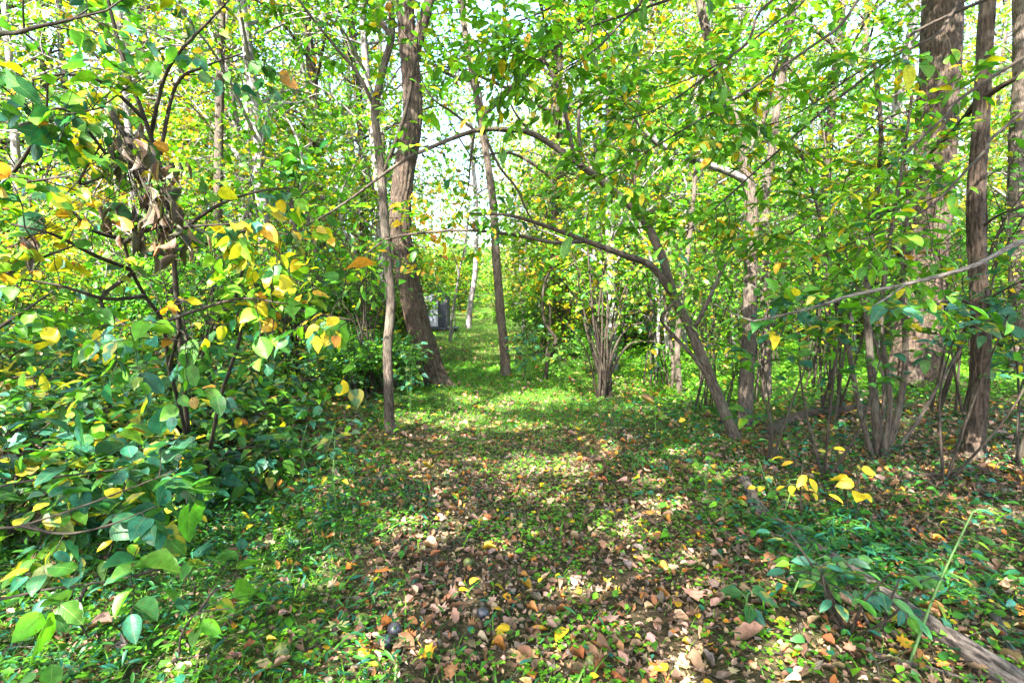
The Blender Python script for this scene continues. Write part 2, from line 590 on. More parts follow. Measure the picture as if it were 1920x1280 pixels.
GRASS = [(np.array([(-.035, 0, 0), (.035, 0, 0), (.03, .45, -.03), (-.03, .45, -.03), (0, 1, -.3)], float),
          np.array([(0, 1, 2), (0, 2, 3), (3, 2, 4)]), np.zeros((5, 3)))]


def leaf_frames(d, nrm):
    Y = unit(d)
    X = unit(np.cross(Y, nrm))
    Z = np.cross(X, Y)
    return np.stack([X, Y, Z], -1)            # (n, 3, 3), columns are the axes


def scatter(mb, temps, pos, Fr, size, col):
    pos = np.asarray(pos, float)
    n = len(pos)
    if n == 0:
        return
    pick = rng.integers(0, len(temps), n)
    size = np.broadcast_to(np.asarray(size, float), (n,))
    for k, (tv, tf, tu) in enumerate(temps):
        m = np.where(pick == k)[0]
        if len(m) == 0:
            continue
        V = np.einsum('nij,vj->nvi', Fr[m], tv) * size[m][:, None, None] + pos[m][:, None, :]
        nv = len(tv)
        Fc = tf[None] + (np.arange(len(m)) * nv)[:, None, None]
        C = np.repeat(col[m][:, None, :], nv, 1)
        Ux = np.repeat(tu[None], len(m), 0)
        mb.add(V.reshape(-1, 3), Fc.reshape(-1, tf.shape[1]), C.reshape(-1, 3), Ux.reshape(-1, 3))


_single = {}


def single_mesh(tname, k, temps, mat):
    key = (tname, k, mat.name)
    if key not in _single:
        mb = MB()
        tv, tf, tu = temps[k]
        mb.add(tv, tf, None, tu)
        _single[key] = mb.mesh(tname, mat, True, True)
    return _single[key]


def leaf_objects(parent, tname, temps, mat, pos, Fr, size, col, name='leaf', origin=None):
    out = []
    for i in range(len(pos)):
        k = int(rng.integers(0, len(temps)))
        o = bpy.data.objects.new(name, single_mesh(tname, k, temps, mat))
        p = pos[i] if origin is None else pos[i] - origin
        A = Fr[i] * float(size[i])
        o.matrix_basis = Matrix(((A[0, 0], A[0, 1], A[0, 2], p[0]), (A[1, 0], A[1, 1], A[1, 2], p[1]),
                                 (A[2, 0], A[2, 1], A[2, 2], p[2]), (0, 0, 0, 1)))
        o.color = (*[float(q) for q in col[i]], 1)
        if parent is not None:
            o.parent = parent
        COL.objects.link(o)
        out.append(o)
    return out


# leaf colours (linear)
GREEN = (0.042, 0.145, 0.014)
BRIGHT = (0.085, 0.235, 0.012)
DEEP = (0.020, 0.085, 0.018)
BLUE_SHEEN = (0.018, 0.105, 0.064)  # blue-green leaf, with the sky's bluish sheen put into its colour
LIME = (0.140, 0.310, 0.012)
YELL = (0.560, 0.410, 0.015)
GOLD = (0.560, 0.290, 0.015)
ORNG = (0.420, 0.150, 0.022)
RUST = (0.230, 0.075, 0.025)
BROWN = (0.115, 0.060, 0.032)
TAN = (0.360, 0.240, 0.130)
PINK = (0.300, 0.165, 0.115)
GREY = (0.130, 0.095, 0.075)


def palette(n, items, var=0.18):
    w = np.array([q[1] for q in items], float)
    c = np.array([q[0] for q in items], float)
    k = rng.choice(len(items), n, p=w / w.sum())
    k2 = rng.choice(len(items), n, p=w / w.sum())
    t = (rng.random((n, 1)) ** 2.5) * 0.6
    out = c[k] * (1 - t) + c[k2] * t
    return np.clip(out * np.exp(rng.normal(0, var, (n, 1))) * np.exp(rng.normal(0, 0.06, (n, 3))), 0.005, 0.75)


# ------------------------------------------------------------------ growing
def shoots(path, count, length, spread=0.9, up=0.15, t0=0.1, t1=1.0, k=6, wob=0.10, droop=0.0, lenpow=0.0):
    """side shoots leaving a limb: returns (count, k, 3)"""
    path = np.asarray(path, float)
    T = unit(np.gradient(path, axis=0))
    t = t0 + (t1 - t0) * np.sqrt(rng.random(count)) if lenpow == 0 else t0 + (t1 - t0) * rng.random(count)
    x = t * (len(path) - 1)
    i = np.minimum(x.astype(int), len(path) - 2)
    f = (x - i)[:, None]
    st = path[i] * (1 - f) + path[i + 1] * f
    tan = T[i]
    rnd = unit(rng.normal(0, 1, (count, 3)))
    side = unit(np.cross(tan, rnd))
    d = unit(tan * (1 - spread * 0.6) + side * spread + np.array([0, 0, up]))
    L = length * rng.uniform(0.55, 1.2, count) * (1 - lenpow * t)
    s = np.linspace(0, 1, k)
    bend = rng.normal(0, wob, (count, 3)) + np.array([0, 0, -droop])
    P = st[:, None, :] + L[:, None, None] * (d[:, None, :] * s[None, :, None] + bend[:, None, :] * (s ** 2)[None, :, None])
    P[:, 1:] += rng.normal(0, 0.018, (count, k - 1, 3)) * L[:, None, None]
    return P, L


def leaves_on(P, per, droop=0.25, flat=0.75, outward=0.8, s0=0.15, jitter=0.35):
    """leaves set alternately along shoots P (n, k, 3): positions, axes, normals"""
    n, k, _ = P.shape
    s = s0 + (1 - s0) * ((np.arange(per) + 0.5) / per)
    s = np.clip(s[None] + rng.normal(0, 0.04, (n, per)), 0, 1) * (k - 1)
    i = np.minimum(s.astype(int), k - 2)
    f = (s - i)[..., None]
    rows = np.arange(n)[:, None]
    pos = P[rows, i] * (1 - f) + P[rows, i + 1] * f
    tan = unit(P[rows, i + 1] - P[rows, i])
    up = np.array([0, 0, 1.0])
    side = unit(np.cross(tan, up) + 1e-4)
    sg = np.where((np.arange(per) % 2) == 0, 1.0, -1.0)[None, :, None]
    last = (np.arange(per) == per - 1)[None, :, None]
    d = np.where(last, tan, tan * (1 - outward * 0.6) + side * sg * outward)
    d = unit(d + rng.normal(0, jitter * 0.6, d.shape) + np.array([0, 0, -droop]))
    nr = unit(up * flat + rng.normal(0, jitter, d.shape))
    return pos.reshape(-1, 3), d.reshape(-1, 3), nr.reshape(-1, 3)


SUN_CUTS = []       # (x, y, rx, ry): ground spots kept sunlit by cutting leaves out of the crowns


def outside_sun_cuts(pos):
    keep = np.ones(len(pos), bool)
    h = pos[:, 2]
    gx = pos[:, 0] - SUNV[0] / SUNV[2] * h
    gy = pos[:, 1] - SUNV[1] / SUNV[2] * h
    for x, y, rx, ry in SUN_CUTS:
        keep &= ((gx - x) / rx) ** 2 + ((gy - y) / ry) ** 2 > 1
    return keep


def fill_foliage(root, origin, tname, temps, low, pos, d, nr, size, col, n_obj, mat=None, min_px=10.0):
    """the leaves that show largest become parts of their own, the rest one mass of foliage"""
    mat = mat or M_LEAF
    Fr = leaf_frames(d, nr)
    px, py, dep = proj(pos)
    keep = dep > 0.75
    pos, Fr, size, col, px, py, dep = [a[keep] for a in (pos, Fr, size, col, px, py, dep)]
    spx = size * F / np.maximum(dep, 0.1)
    inside = (px > -20) & (px < 1940) & (py > -20) & (py < 1300) & (spx >= min_px)
    order = np.argsort(np.where(inside, -spx, 1.0))
    m = min(n_obj, int(inside.sum()))
    one, rest = order[:m], order[m:]
    leaf_objects(root, tname, temps, mat, pos[one], Fr[one], size[one], col[one], origin=origin)
    if len(rest):
        mb = MB()
        scatter(mb, low, pos[rest] - origin, Fr[rest], size[rest], col[rest])
        mb.obj('foliage', mat, root, 'stuff', True, True)


def limb_part(root, origin, pts, r0, r1, mat, name='branch', seg=8, bark=0.0, ridges=9, per=6, lump=0.08, flare=0.0, power=1.0):
    P = spline(pts, per)
    t = np.linspace(0, 1, len(P))
    r = r0 + (r1 - r0) * t ** power
    mb = MB()
    tube(mb, P - origin, r, seg, bark, ridges, int(rng.integers(0, 999)), lump, flare)
    o = mb.obj(name, mat, root)
    return P


def px(*pts):
    return [U(*p) for p in pts]


# ------------------------------------------------------------------ the ground
def ground():
    ys = np.concatenate([np.arange(-12, 1, 0.6), np.arange(1, 10, 0.09), np.arange(10, 24, 0.3), np.arange(24, 70, 1.5), np.linspace(70, 900, 26)])
    xs = np.concatenate([-np.geomspace(7, 900, 26)[::-1], np.arange(-6.9, 7, 0.1), np.geomspace(7, 900, 26)])
    X, Y = np.meshgrid(xs, ys)
    Z = gz(np.clip(X, -60, 60), np.minimum(Y, 95))
    Z = Z + 0.03 * (fnoise(X * 6, Y * 6, 21) - 0.5) * (np.abs(X) < 7) * (Y < 24)
    mb = MB()
    ny, nx = X.shape
    i = np.arange(ny - 1)[:, None] * nx
    j = np.arange(nx - 1)[None]
    q = np.stack([i + j, i + j + 1, i + nx + j + 1, i + nx + j], -1).reshape(-1, 4)
    mb.add(np.stack([X, Y, Z], -1).reshape(-1, 3), q)
    o = mb.obj('ground', M_GROUND)
    o['kind'] = 'structure'
    g = 0.15 + 0.75 * sm(4.2, 6.5, Y) * sm(9.0, 5.0, np.abs(X - path_x(Y)) * 2) + 0.8 * sm(1.6, 3.2, X) * sm(5.5, 7.5, Y) + 0.3 * sm(8, 14, Y)
    g += 0.5 * sm(-0.5, -1.2, X) * sm(4, 3, Y)
    a = o.data.attributes.new('green', 'FLOAT', 'POINT')
    a.data.foreach_set('value', np.clip(g, 0, 1).astype(np.float32).ravel())


ground()


def gp(n, xr, yr):
    x = rng.uniform(*xr, n)
    y = rng.uniform(*yr, n)
    return x, y


for a, b, rx, ry in ((790, 955, .26, .22), (880, 880, .45, .22), (1120, 868, .40, .20), (1255, 950, .22, .18), (1340, 1060, .24, .16),
                     (770, 1235, .30, .13), (60, 1130, .18, .2), (520, 690, 1.0, .6), (420, 715, .5, .4), (600, 725, .6, .4), (650, 690, .8, .6), (300, 860, .2, .12), (120, 900, .2, .12), (1180, 1000, .12, .1), (930, 1100, .12, .06), (840, 790, .5, .28), (960, 800, .5, .25),
                     (1010, 745, .5, .4), (900, 690, .7, .5), (850, 650, 1.4, 1.0), (860, 625, 2, 2.5), (1500, 705, 1.4, .8), (1880, 700, 1.4, .9),
                     (1330, 700, .7, .4), (400, 700, .25, .3), (240, 760, .2, .2), (1890, 850, .35, .25), (640, 905, .2, .15), (1010, 1000, .07, .06)):
    p = G(a, b)
    SUN_CUTS.append((p[0], p[1], rx * 1.2, ry * 1.3))
for q in range(120):
    y = 1.5 + 8.5 * rng.random()
    SUN_CUTS.append((rng.uniform(-1.1, 1.1) * y, y, rng.uniform(.06, .10 + .03 * y), rng.uniform(.06, .10 + .03 * y)))

for q in range(70):
    y = 2.2 + 5.5 * rng.random()
    SUN_CUTS.append((-.9 - rng.random() * y, y, rng.uniform(.10, .24), rng.uniform(.08, .20)))


# ------------------------------------------------------------------ trees of the wood
def leafy(root, origin, paths, n1, len1, n2, len2, per, size, pal, n_obj, temps=None, tname='leaf_ovate', low=None, droop=0.25, flat=0.75,
          t0=0.15, up=0.15, r1=0.006, tmat=None, cull=False, svar=0.25, mat=None, spread=0.9, colfn=None, sag=0.05, dense_tip=True):
    tmb = MB()
    allp, alld, alln = [], [], []
    for P in paths:
        L = np.sum(np.linalg.norm(np.diff(P, axis=0), axis=1))
        c = max(2, int(n1 * L))
        S, SL = shoots(P, c, len1, spread, up, t0, 1.0, 6, 0.12, sag)
        twigs(tmb, S - origin, r1 * np.clip(SL / len1, 0.5, 1.3), r1 * 0.3, 4)
        tips = [S]
        if n2:
            for q in range(n2):
                x = rng.uniform(0.25, 0.95, c) * 5
                i = np.minimum(x.astype(int), 4)
                f = (x - i)[:, None]
                rr = np.arange(c)
                st = S[rr, i] * (1 - f) + S[rr, i + 1] * f
                tn = unit(S[rr, i + 1] - S[rr, i])
                sd = unit(np.cross(tn, unit(rng.normal(0, 0.5, (c, 3)) + np.array([0, 0, 1.0]))))
                sd = sd * np.where(rng.random(c) < 0.5, -1, 1)[:, None]
                d = unit(tn * 0.65 + sd * 0.75)
                l2 = len2 * rng.uniform(0.5, 1.2, c)
                s = np.linspace(0, 1, 5)
                bend = rng.normal(0, 0.1, (c, 3)) + np.array([0, 0, -0.08])
                Q = st[:, None] + l2[:, None, None] * (d[:, None] * s[None, :, None] + bend[:, None] * (s ** 2)[None, :, None])
                twigs(tmb, Q - origin, r1 * 0.45, r1 * 0.2, 3)
                tips.append(Q)
        for S_ in tips:
            a, b, c_ = leaves_on(S_, per, droop, flat)
            allp.append(a)
            alld.append(b)
            alln.append(c_)
    if tmb.n:
        tmb.obj('twig', tmat or M_TWIG, root, 'stuff')
    pos, d, nr = np.vstack(allp), np.vstack(alld), np.vstack(alln)
    ok = pos[:, 2] > gz(pos[:, 0], pos[:, 1]) + 0.03
    if cull:
        ok &= outside_sun_cuts(pos)
    pos, d, nr = pos[ok], d[ok], nr[ok]
    n = len(pos)
    sz = size * np.exp(rng.normal(0, svar, n))
    col = palette(n, pal)
    if colfn is not None:
        col = colfn(pos, col)
    fill_foliage(root, origin, tname, temps or T_OV, low or L_OV, pos, d, nr, sz, col, n_obj, mat)
    return n


PAL_BG = [(LIME, 5), (BRIGHT, 5), (GREEN, 2.5), (YELL, 1.0), (GOLD, 0.45), (ORNG, 0.2)]
PAL_MID = [(BRIGHT, 5), (GREEN, 4), (BLUE_SHEEN, 1.0), (LIME, 2), (YELL, 0.8), (GOLD, 0.4), (RUST, 0.2)]
PAL_SHR = [(GREEN, 4), (BLUE_SHEEN, 4), (DEEP, 2.5), (BRIGHT, 2), (LIME, 0.7), (YELL, 0.7), (ORNG, 0.2), (BROWN, 0.2)]
PAL_YEL = [(YELL, 4.5), (LIME, 6), (BRIGHT, 2.5), (GOLD, 1.0), (ORNG, 0.5), (BLUE_SHEEN, 1.0), (RUST, 0.4)]
PAL_ORG = [(GOLD, 3), (YELL, 3), (LIME, 2), (ORNG, 1.2), (BRIGHT, 2)]


def canopy(root, origin, trunk, trunk_top, z0, z1, rad, nlimb, leaf, nleaf_per, pal, mat_l, cull=True, lowtemps=None):
    """limbs and a wide crown above a trunk (all real leaves)"""
    lm, fm = MB(), MB()
    for q in range(nlimb):
        t = (q + rng.random()) / nlimb
        z = z0 + (z1 - z0) * t
        base = trunk[int(np.argmin(np.abs(trunk[:, 2] - (z - 0.9))))]
        az = q * 2.4 + rng.uniform(-.4, .4)
        rr = rad * (1.0 - 0.5 * t) * rng.uniform(0.7, 1.1)
        end = np.array([trunk_top[0] + rr * math.cos(az), trunk_top[1] + rr * math.sin(az), z + rr * 0.25])
        mid = (base + end) / 2 + rng.normal(0, 0.25, 3) + np.array([0, 0, 0.3])
        P = spline([base, mid, end], 6)
        tube(lm, P - origin, np.linspace(0.06, 0.012, len(P)), 6)
        S, _ = shoots(P, 16, rad * 0.42, 0.95, 0.1, 0.2, 1.0, 5, 0.12, 0.03)
        twigs(lm, S - origin, 0.012, 0.004, 3)
        Q = np.concatenate([shoots(s_, 5, rad * 0.2, 0.95, 0.05, 0.2, 1.0, 5, 0.15, 0.05)[0] for s_ in S])
        pos, d, nr = leaves_on(np.concatenate([S, Q]), nleaf_per, 0.25, 0.8)
        if cull:
            ok = outside_sun_cuts(pos)
            pos, d, nr = pos[ok], d[ok], nr[ok]
        scatter(fm, lowtemps or F_OV, pos - origin, leaf_frames(d, nr), leaf * np.exp(rng.normal(0, 0.22, len(pos))), palette(len(pos), pal))
    lm.obj('limb', mat_l, root, 'stuff')
    fm.obj('crown', M_FAR, root, 'stuff', True, True)


def ground_of(p):
    q = np.array(p, float)
    q[2] = gz(q[0], q[1])
    return q


def based(pts, sink=0.06):
    """put the first point of a trunk a little into the ground below it"""
    pts = [np.array(p, float) for p in pts]
    pts[0][2] = gz(pts[0][0], pts[0][1]) - sink
    return pts


# --- the big leaning tree beside the path
pts = based(px((814, 728, 8.0), (803, 680, 8.0), (785, 612, 8.0), (769, 545, 8.0), (757, 480, 8.0), (750, 420, 8.0), (757, 330, 8.0), (770, 255, 8.0),
               (774, 190, 8.0), (768, 115, 8.0), (762, 50, 8.0), (757, -40, 8.0), (752, -200, 8.1), (748, -420, 8.3)))
t = thing('leaning_tree', ground_of(pts[0]), 'thick brown furrowed trunk leaning beside the path, forked high up', 'tree')
o0 = np.array(t.location)
P = limb_part(t, o0, pts, 0.185, 0.115, M_BARK, 'trunk', 72, 0.15, 15, 26, 0.06, 0.45)
Q = limb_part(t, o0, px((769, 135, 8.0), (776, 100, 7.98), (788, 60, 7.95), (804, 5, 7.9), (818, -70, 7.85), (850, -260, 7.7)), 0.105, 0.06, M_BARK, 'limb', 28, 0.06, 11, 10)
canopy(t, o0, P, P[-1], 6.5, 12.0, 3.6, 9, 0.13, 6, PAL_BG, M_BARKG)
leafy(t, o0, [spline(px((760, 330, 8), (800, 360, 7.6), (850, 420, 7.2)), 5), spline(px((752, 440, 8), (800, 450, 7.6), (840, 500, 7.3)), 5)],
      6, 0.5, 2, 0.3, 5, 0.10, PAL_ORG, 60, low=L_OV, r1=0.005)

# --- the slim grey tree standing before it
pts = based(px((731, 835, 5.0), (729, 740, 5.0), (727, 650, 5.0), (733, 570, 5.0), (728, 500, 5.0), (722, 430, 5.0), (716, 340, 5.0), (708, 260, 5.0), (703, 205, 5.0),
               (718, 130, 5.0), (734, 70, 5.0), (733, 0, 5.0), (730, -120, 5.0), (722, -330, 5.1)))
t = thing('slim_tree', ground_of(pts[0]), 'slim grey pole-like tree in front of the thick leaning trunk', 'tree')
o0 = np.array(t.location)
P = limb_part(t, o0, pts, 0.050, 0.028, M_BARKG, 'trunk', 20, 0.05, 7, 10, 0.07, 0.3)
bA = limb_part(t, o0, px((704, 205, 5.0), (672, 140, 4.95), (630, 90, 4.9), (560, 0, 4.85), (500, -90, 4.8)), 0.020, 0.009, M_BARKG)
bB = limb_part(t, o0, px((735, 72, 5.0), (702, 22, 4.95), (672, -25, 4.9), (640, -90, 4.9)), 0.026, 0.013, M_BARKG)
bC = limb_part(t, o0, px((722, 318, 5.0), (748, 250, 4.85), (765, 190, 4.8), (775, 140, 4.75), (784, 85, 4.7), (790, 20, 4.7)), 0.022, 0.010, M_TWIG)
leafy(t, o0, [bA, bB, bC, P[-50:]], 5, 0.5, 2, 0.3, 5, 0.085, PAL_BG, 160, r1=0.005)

# --- tree on the other side of the path
pts = based(px((950, 708, 9.2), (945, 650, 9.2), (938, 580, 9.2), (930, 480, 9.2), (926, 400, 9.2), (918, 330, 9.2), (905, 250, 9.2), (890, 160, 9.2), (872, 60, 9.2), (850, -80, 9.2), (830, -260, 9.3)))
t = thing('path_tree', ground_of(pts[0]), 'straight slender grey trunk with sunlit foot on the grassy path edge', 'tree')
o0 = np.array(t.location)
P = limb_part(t, o0, pts, 0.085, 0.045, M_BARKG, 'trunk', 20, 0.05, 8, 9, 0.06, 0.35)
canopy(t, o0, P, P[-1], 5.5, 10.0, 2.8, 7, 0.12, 5, PAL_BG, M_BARKG)

# --- far pale trees where the path ends
pts = based(px((878, 616, 27), (882, 570, 27), (890, 520, 27), (893, 460, 27), (893, 380, 27), (885, 280, 27), (880, 150, 27), (875, -20, 27)))
t = thing('pale_tree', ground_of(pts[0]), 'pale slightly bent trunk standing where the path ends', 'tree')
o0 = np.array(t.location)
P = limb_part(t, o0, pts, 0.15, 0.09, M_BARKP, 'trunk', 12, 0.03, 7, 6, 0.05, 0.3)
canopy(t, o0, P, P[-1], 7.0, 15.0, 4.5, 8, 0.16, 4, PAL_BG, M_BARKP, False)
pts = based(px((843, 640, 17.5), (848, 590, 17.5), (856, 545, 17.5), (862, 505, 17.5), (872, 460, 17.5), (880, 400, 17.5)))
t = thing('pale_sapling', ground_of(pts[0]), 'thin whitish forked sapling at the edge of the sunny path', 'sapling')
o0 = np.array(t.location)
P = limb_part(t, o0, pts, 0.055, 0.02, M_BARKP, 'trunk', 8)
b1 = limb_part(t, o0, px((860, 515, 17.5), (852, 480, 17.4), (838, 455, 17.3)), 0.03, 0.01, M_BARKP)
b2 = limb_part(t, o0, px((846, 632, 17.5), (853, 600, 17.3), (850, 560, 17.2)), 0.025, 0.012, M_BARKP)
leafy(t, o0, [P[-18:], b1], 4, 0.9, 2, 0.5, 4, 0.13, PAL_ORG, 0, low=F_OV, r1=0.01)

# --- the tree that arches over the path
pts = based(px((1388, 838, 4.6), (1345, 740, 4.6), (1292, 612, 4.6), (1265, 560, 4.6), (1240, 480, 4.55), (1205, 410, 4.5), (1140, 350, 4.4), (1075, 300, 4.3), (1000, 252, 4.2),
               (950, 244, 4.1), (890, 246, 4.0), (800, 280, 3.9), (740, 312, 3.8), (640, 385, 3.75), (560, 430, 3.7)))
t = thing('arching_tree', ground_of(pts[0]), 'smooth brown trunk leaning up and arching right across over the path', 'tree')
o0 = np.array(t.location)
P = limb_part(t, o0, pts, 0.049, 0.005, M_BARKG, 'trunk', 18, 0.03, 6, 9, 0.08, 0.35)
B = []
for r0, r1_, pl in ((0.036, 0.008, ((1268, 565, 4.6), (1225, 502, 4.5), (1170, 478, 4.4), (1100, 452, 4.3), (1040, 430, 4.2), (960, 405, 4.1), (880, 400, 4.0))),
                    (0.018, 0.006, ((1100, 452, 4.3), (1040, 455, 4.2), (960, 440, 4.1), (860, 432, 4.0), (740, 445, 3.9), (680, 480, 3.85))),
                    (0.022, 0.009, ((1335, 720, 4.6), (1300, 668, 4.55), (1262, 628, 4.5), (1240, 596, 4.45), (1268, 565, 4.3))),
                    (0.024, 0.008, ((1297, 625, 4.6), (1320, 580, 4.65), (1345, 525, 4.7), (1372, 470, 4.75), (1390, 420, 4.8), (1400, 360, 4.8))),
                    (0.020, 0.007, ((1078, 302, 4.3), (1060, 215, 4.2), (1040, 150, 4.15), (1012, 95, 4.1), (1000, 60, 4.1))),
                    (0.018, 0.006, ((1090, 312, 4.3), (1085, 210, 4.4), (1100, 120, 4.5), (1112, 40, 4.5), (1120, -60, 4.5))),
                    (0.012, 0.005, ((905, 244, 4.05), (935, 310, 4.0), (968, 352, 3.95), (985, 390, 3.9), (1010, 435, 3.9))),
                    (0.010, 0.004, ((890, 246, 4.0), (882, 300, 3.95), (878, 350, 3.9), (862, 395, 3.9))),
                    (0.012, 0.004, ((892, 246, 4.0), (850, 212, 3.95), (812, 186, 3.9), (790, 150, 3.9))),
                    (0.010, 0.004, ((910, 244, 4.05), (902, 180, 4.0), (895, 140, 4.0), (900, 60, 4.0))),
                    (0.010, 0.004, ((995, 250, 4.2), (960, 200, 4.1), (952, 140, 4.05), (975, 70, 4.0))),
                    (0.014, 0.005, ((1205, 412, 4.5), (1190, 330, 4.6), (1205, 240, 4.7), (1190, 160, 4.8)))):
    B.append(limb_part(t, o0, px(*pl), r0, r1_, M_BARKG if r0 > 0.015 else M_TWIG, 'branch', 8))
leafy(t, o0, B + [P[60:]], 5.0, 0.40, 2, 0.24, 4, 0.070, PAL_MID, 290, temps=T_EL, tname='leaf_elliptic', low=L_EL, r1=0.0035, t0=0.25, flat=1.3, droop=0.08)

# --- trunks behind it
pts = based(px((1395, 815, 5.2), (1400, 700, 5.2), (1405, 600, 5.2), (1408, 480, 5.2), (1410, 400, 5.2), (1398, 320, 5.2), (1385, 260, 5.2), (1365, 190, 5.2), (1345, 130, 5.2), (1322, 50, 5.2), (1300, -60, 5.2)))
t = thing('stub_tree', ground_of(pts[0]), 'upright grey trunk with a thick pale limb reaching out towards the arching branch', 'tree')
o0 = np.array(t.location)
P = limb_part(t, o0, pts, 0.072, 0.040, M_BARKG, 'trunk', 20, 0.07, 7, 9, 0.07, 0.3)
b1 = limb_part(t, o0, px((1408, 345, 5.2), (1365, 322, 5.1), (1310, 304, 5.0), (1262, 284, 4.9), (1218, 258, 4.8), (1200, 238, 4.75)), 0.040, 0.022, M_BARKP, 'limb', 14, 0.03, 6, 8)
b2 = limb_part(t, o0, px((1393, 300, 5.2), (1430, 230, 5.2), (1450, 150, 5.1), (1470, 60, 5.0), (1500, -40, 5.0)), 0.028, 0.012, M_BARKG)
b3 = limb_part(t, o0, px((1200, 240, 4.75), (1190, 225, 4.7), (1170, 250, 4.6), (1120, 280, 4.5)), 0.014, 0.005, M_TWIG)
leafy(t, o0, [b1, b2, b3, P[-50:]], 7, 0.5, 3, 0.3, 4, 0.08, PAL_MID, 260, r1=0.0045, flat=1.3, droop=0.08)
for pl, r0, lab in ((((1437, 770, 6.6), (1435, 600, 6.6), (1432, 400, 6.6), (1445, 300, 6.6), (1460, 180, 6.6), (1482, 50, 6.6), (1498, -60, 6.6)), 0.062, 'dark thin trunk between the two-trunk thicket and big furrowed tree'),
                    (((1275, 752, 7.4), (1270, 660, 7.4), (1277, 560, 7.4), (1290, 470, 7.4), (1302, 350, 7.4), (1310, 220, 7.4)), 0.045, 'thin upright trunk just behind the arching trunk'),
                    (((1258, 742, 7.7), (1262, 690, 7.7), (1255, 620, 7.7), (1245, 540, 7.7), (1250, 430, 7.7)), 0.028, 'thinnest upright stem just behind the arching trunk'),
                    (((1912, 730, 8.5), (1908, 500, 8.5), (1905, 300, 8.5), (1912, 150, 8.5), (1908, -60, 8.5)), 0.13, 'straight brown trunk beyond the scaly-barked thin tree'),
                    (((606, 690, 8.6), (600, 640, 8.6), (590, 570, 8.6), (592, 480, 8.6), (570, 380, 8.6)), 0.045, 'grey stem of a pair in the thicket beside the path, the thinner one'),
                    (((590, 705, 8.2), (578, 640, 8.2), (566, 570, 8.2), (560, 470, 8.2), (540, 350, 8.2)), 0.055, 'grey stem of a pair in the thicket beside the path, the thicker one'),
                    (((404, 720, 9.0), (405, 560, 9.0), (408, 400, 9.0), (412, 200, 9.0), (415, 60, 9.0), (420, -80, 9.0)), 0.09, 'dark straight trunk rising behind the yellow-leaved shrub')):
    pts = based(px(*pl))
    t = thing('thin_tree', ground_of(pts[0]), lab, 'tree')
    o0 = np.array(t.location)
    P = limb_part(t, o0, pts, r0, r0 * 0.6, M_BARKG, 'trunk', 14, 0.06, 7, 9, 0.07, 0.3)
    leafy(t, o0, [P[len(P) // 3:]], 4, 0.9, 2, 0.5, 5, 0.10, PAL_BG, 60, low=F_OV, r1=0.008, up=0.3)

# --- the big furrowed tree
pts = based(px((1711, 775, 7.2), (1716, 690, 7.2), (1722, 600, 7.2), (1732, 500, 7.2), (1745, 380, 7.2), (1755, 250, 7.2), (1762, 120, 7.2), (1768, 0, 7.2), (1775, -150, 7.2), (1785, -380, 7.3)))
t = thing('furrowed_tree', ground_of(pts[0]), 'big dark trunk with deeply furrowed bark by the bright green clearing', 'tree')
o0 = np.array(t.location)
P = limb_part(t, o0, pts, 0.255, 0.21, M_BARK, 'trunk', 96, 0.13, 21, 30, 0.05, 0.35)
canopy(t, o0, P, P[-1], 7.0, 13.0, 4.0, 9, 0.13, 6, PAL_BG, M_BARK)
bl = limb_part(t, o0, px((1725, 560, 7.0), (1690, 480, 6.6), (1640, 420, 6.4), (1600, 330, 6.2)), 0.04, 0.012, M_BARK)
leafy(t, o0, [bl], 8, 0.7, 2, 0.4, 5, 0.095, PAL_MID, 60, r1=0.006)

# --- the scaly thin tree
pts = based(px((1822, 890, 3.9), (1832, 780, 3.9), (1838, 690, 3.9), (1838, 600, 3.9), (1832, 480, 3.9), (1830, 380, 3.9), (1838, 250, 3.9), (1845, 120, 3.9), (1852, 0, 3.9), (1858, -160, 3.9)))
t = thing('scaly_tree', ground_of(pts[0]), 'thin scaly-barked trunk with lichen, roots lifting litter, in front of the furrowed tree', 'tree')
o0 = np.array(t.location)
P = limb_part(t, o0, pts, 0.058, 0.044, M_BARK, 'trunk', 40, 0.24, 9, 28, 0.08, 0.5)
b1 = limb_part(t, o0, px((1840, 180, 3.9), (1800, 232, 4.2), (1770, 262, 4.6), (1735, 300, 5.0), (1715, 350, 5.2)), 0.026, 0.008, M_BARK)
b2 = limb_part(t, o0, px((1842, 185, 3.9), (1890, 155, 3.7), (1960, 120, 3.5)), 0.026, 0.012, M_BARK)
b3 = limb_part(t, o0, px((1836, 580, 3.9), (1790, 560, 3.6), (1720, 590, 3.4), (1660, 625, 3.3)), 0.010, 0.004, M_TWIG)
b4 = limb_part(t, o0, px((1838, 570, 3.9), (1880, 545, 3.7), (1950, 510, 3.5)), 0.010, 0.004, M_TWIG)
b5 = limb_part(t, o0, px((1835, 430, 3.9), (1880, 400, 3.7), (1960, 380, 3.5)), 0.012, 0.004, M_TWIG)
leafy(t, o0, [b1, b2, b3, b4, b5], 7, 0.45, 2, 0.25, 4, 0.075, PAL_MID, 200, r1=0.004)
for k, pl in enumerate((((1822, 885), (1780, 893), (1730, 897), (1690, 890)), ((1828, 885), (1870, 900), (1915, 915)), ((1820, 892), (1838, 925), (1880, 945)))):
    limb_part(t, o0, [G(a, b, 0.02) for a, b in pl], 0.032, 0.010, M_BARK, 'root', 10, 0.05, 5, 6)

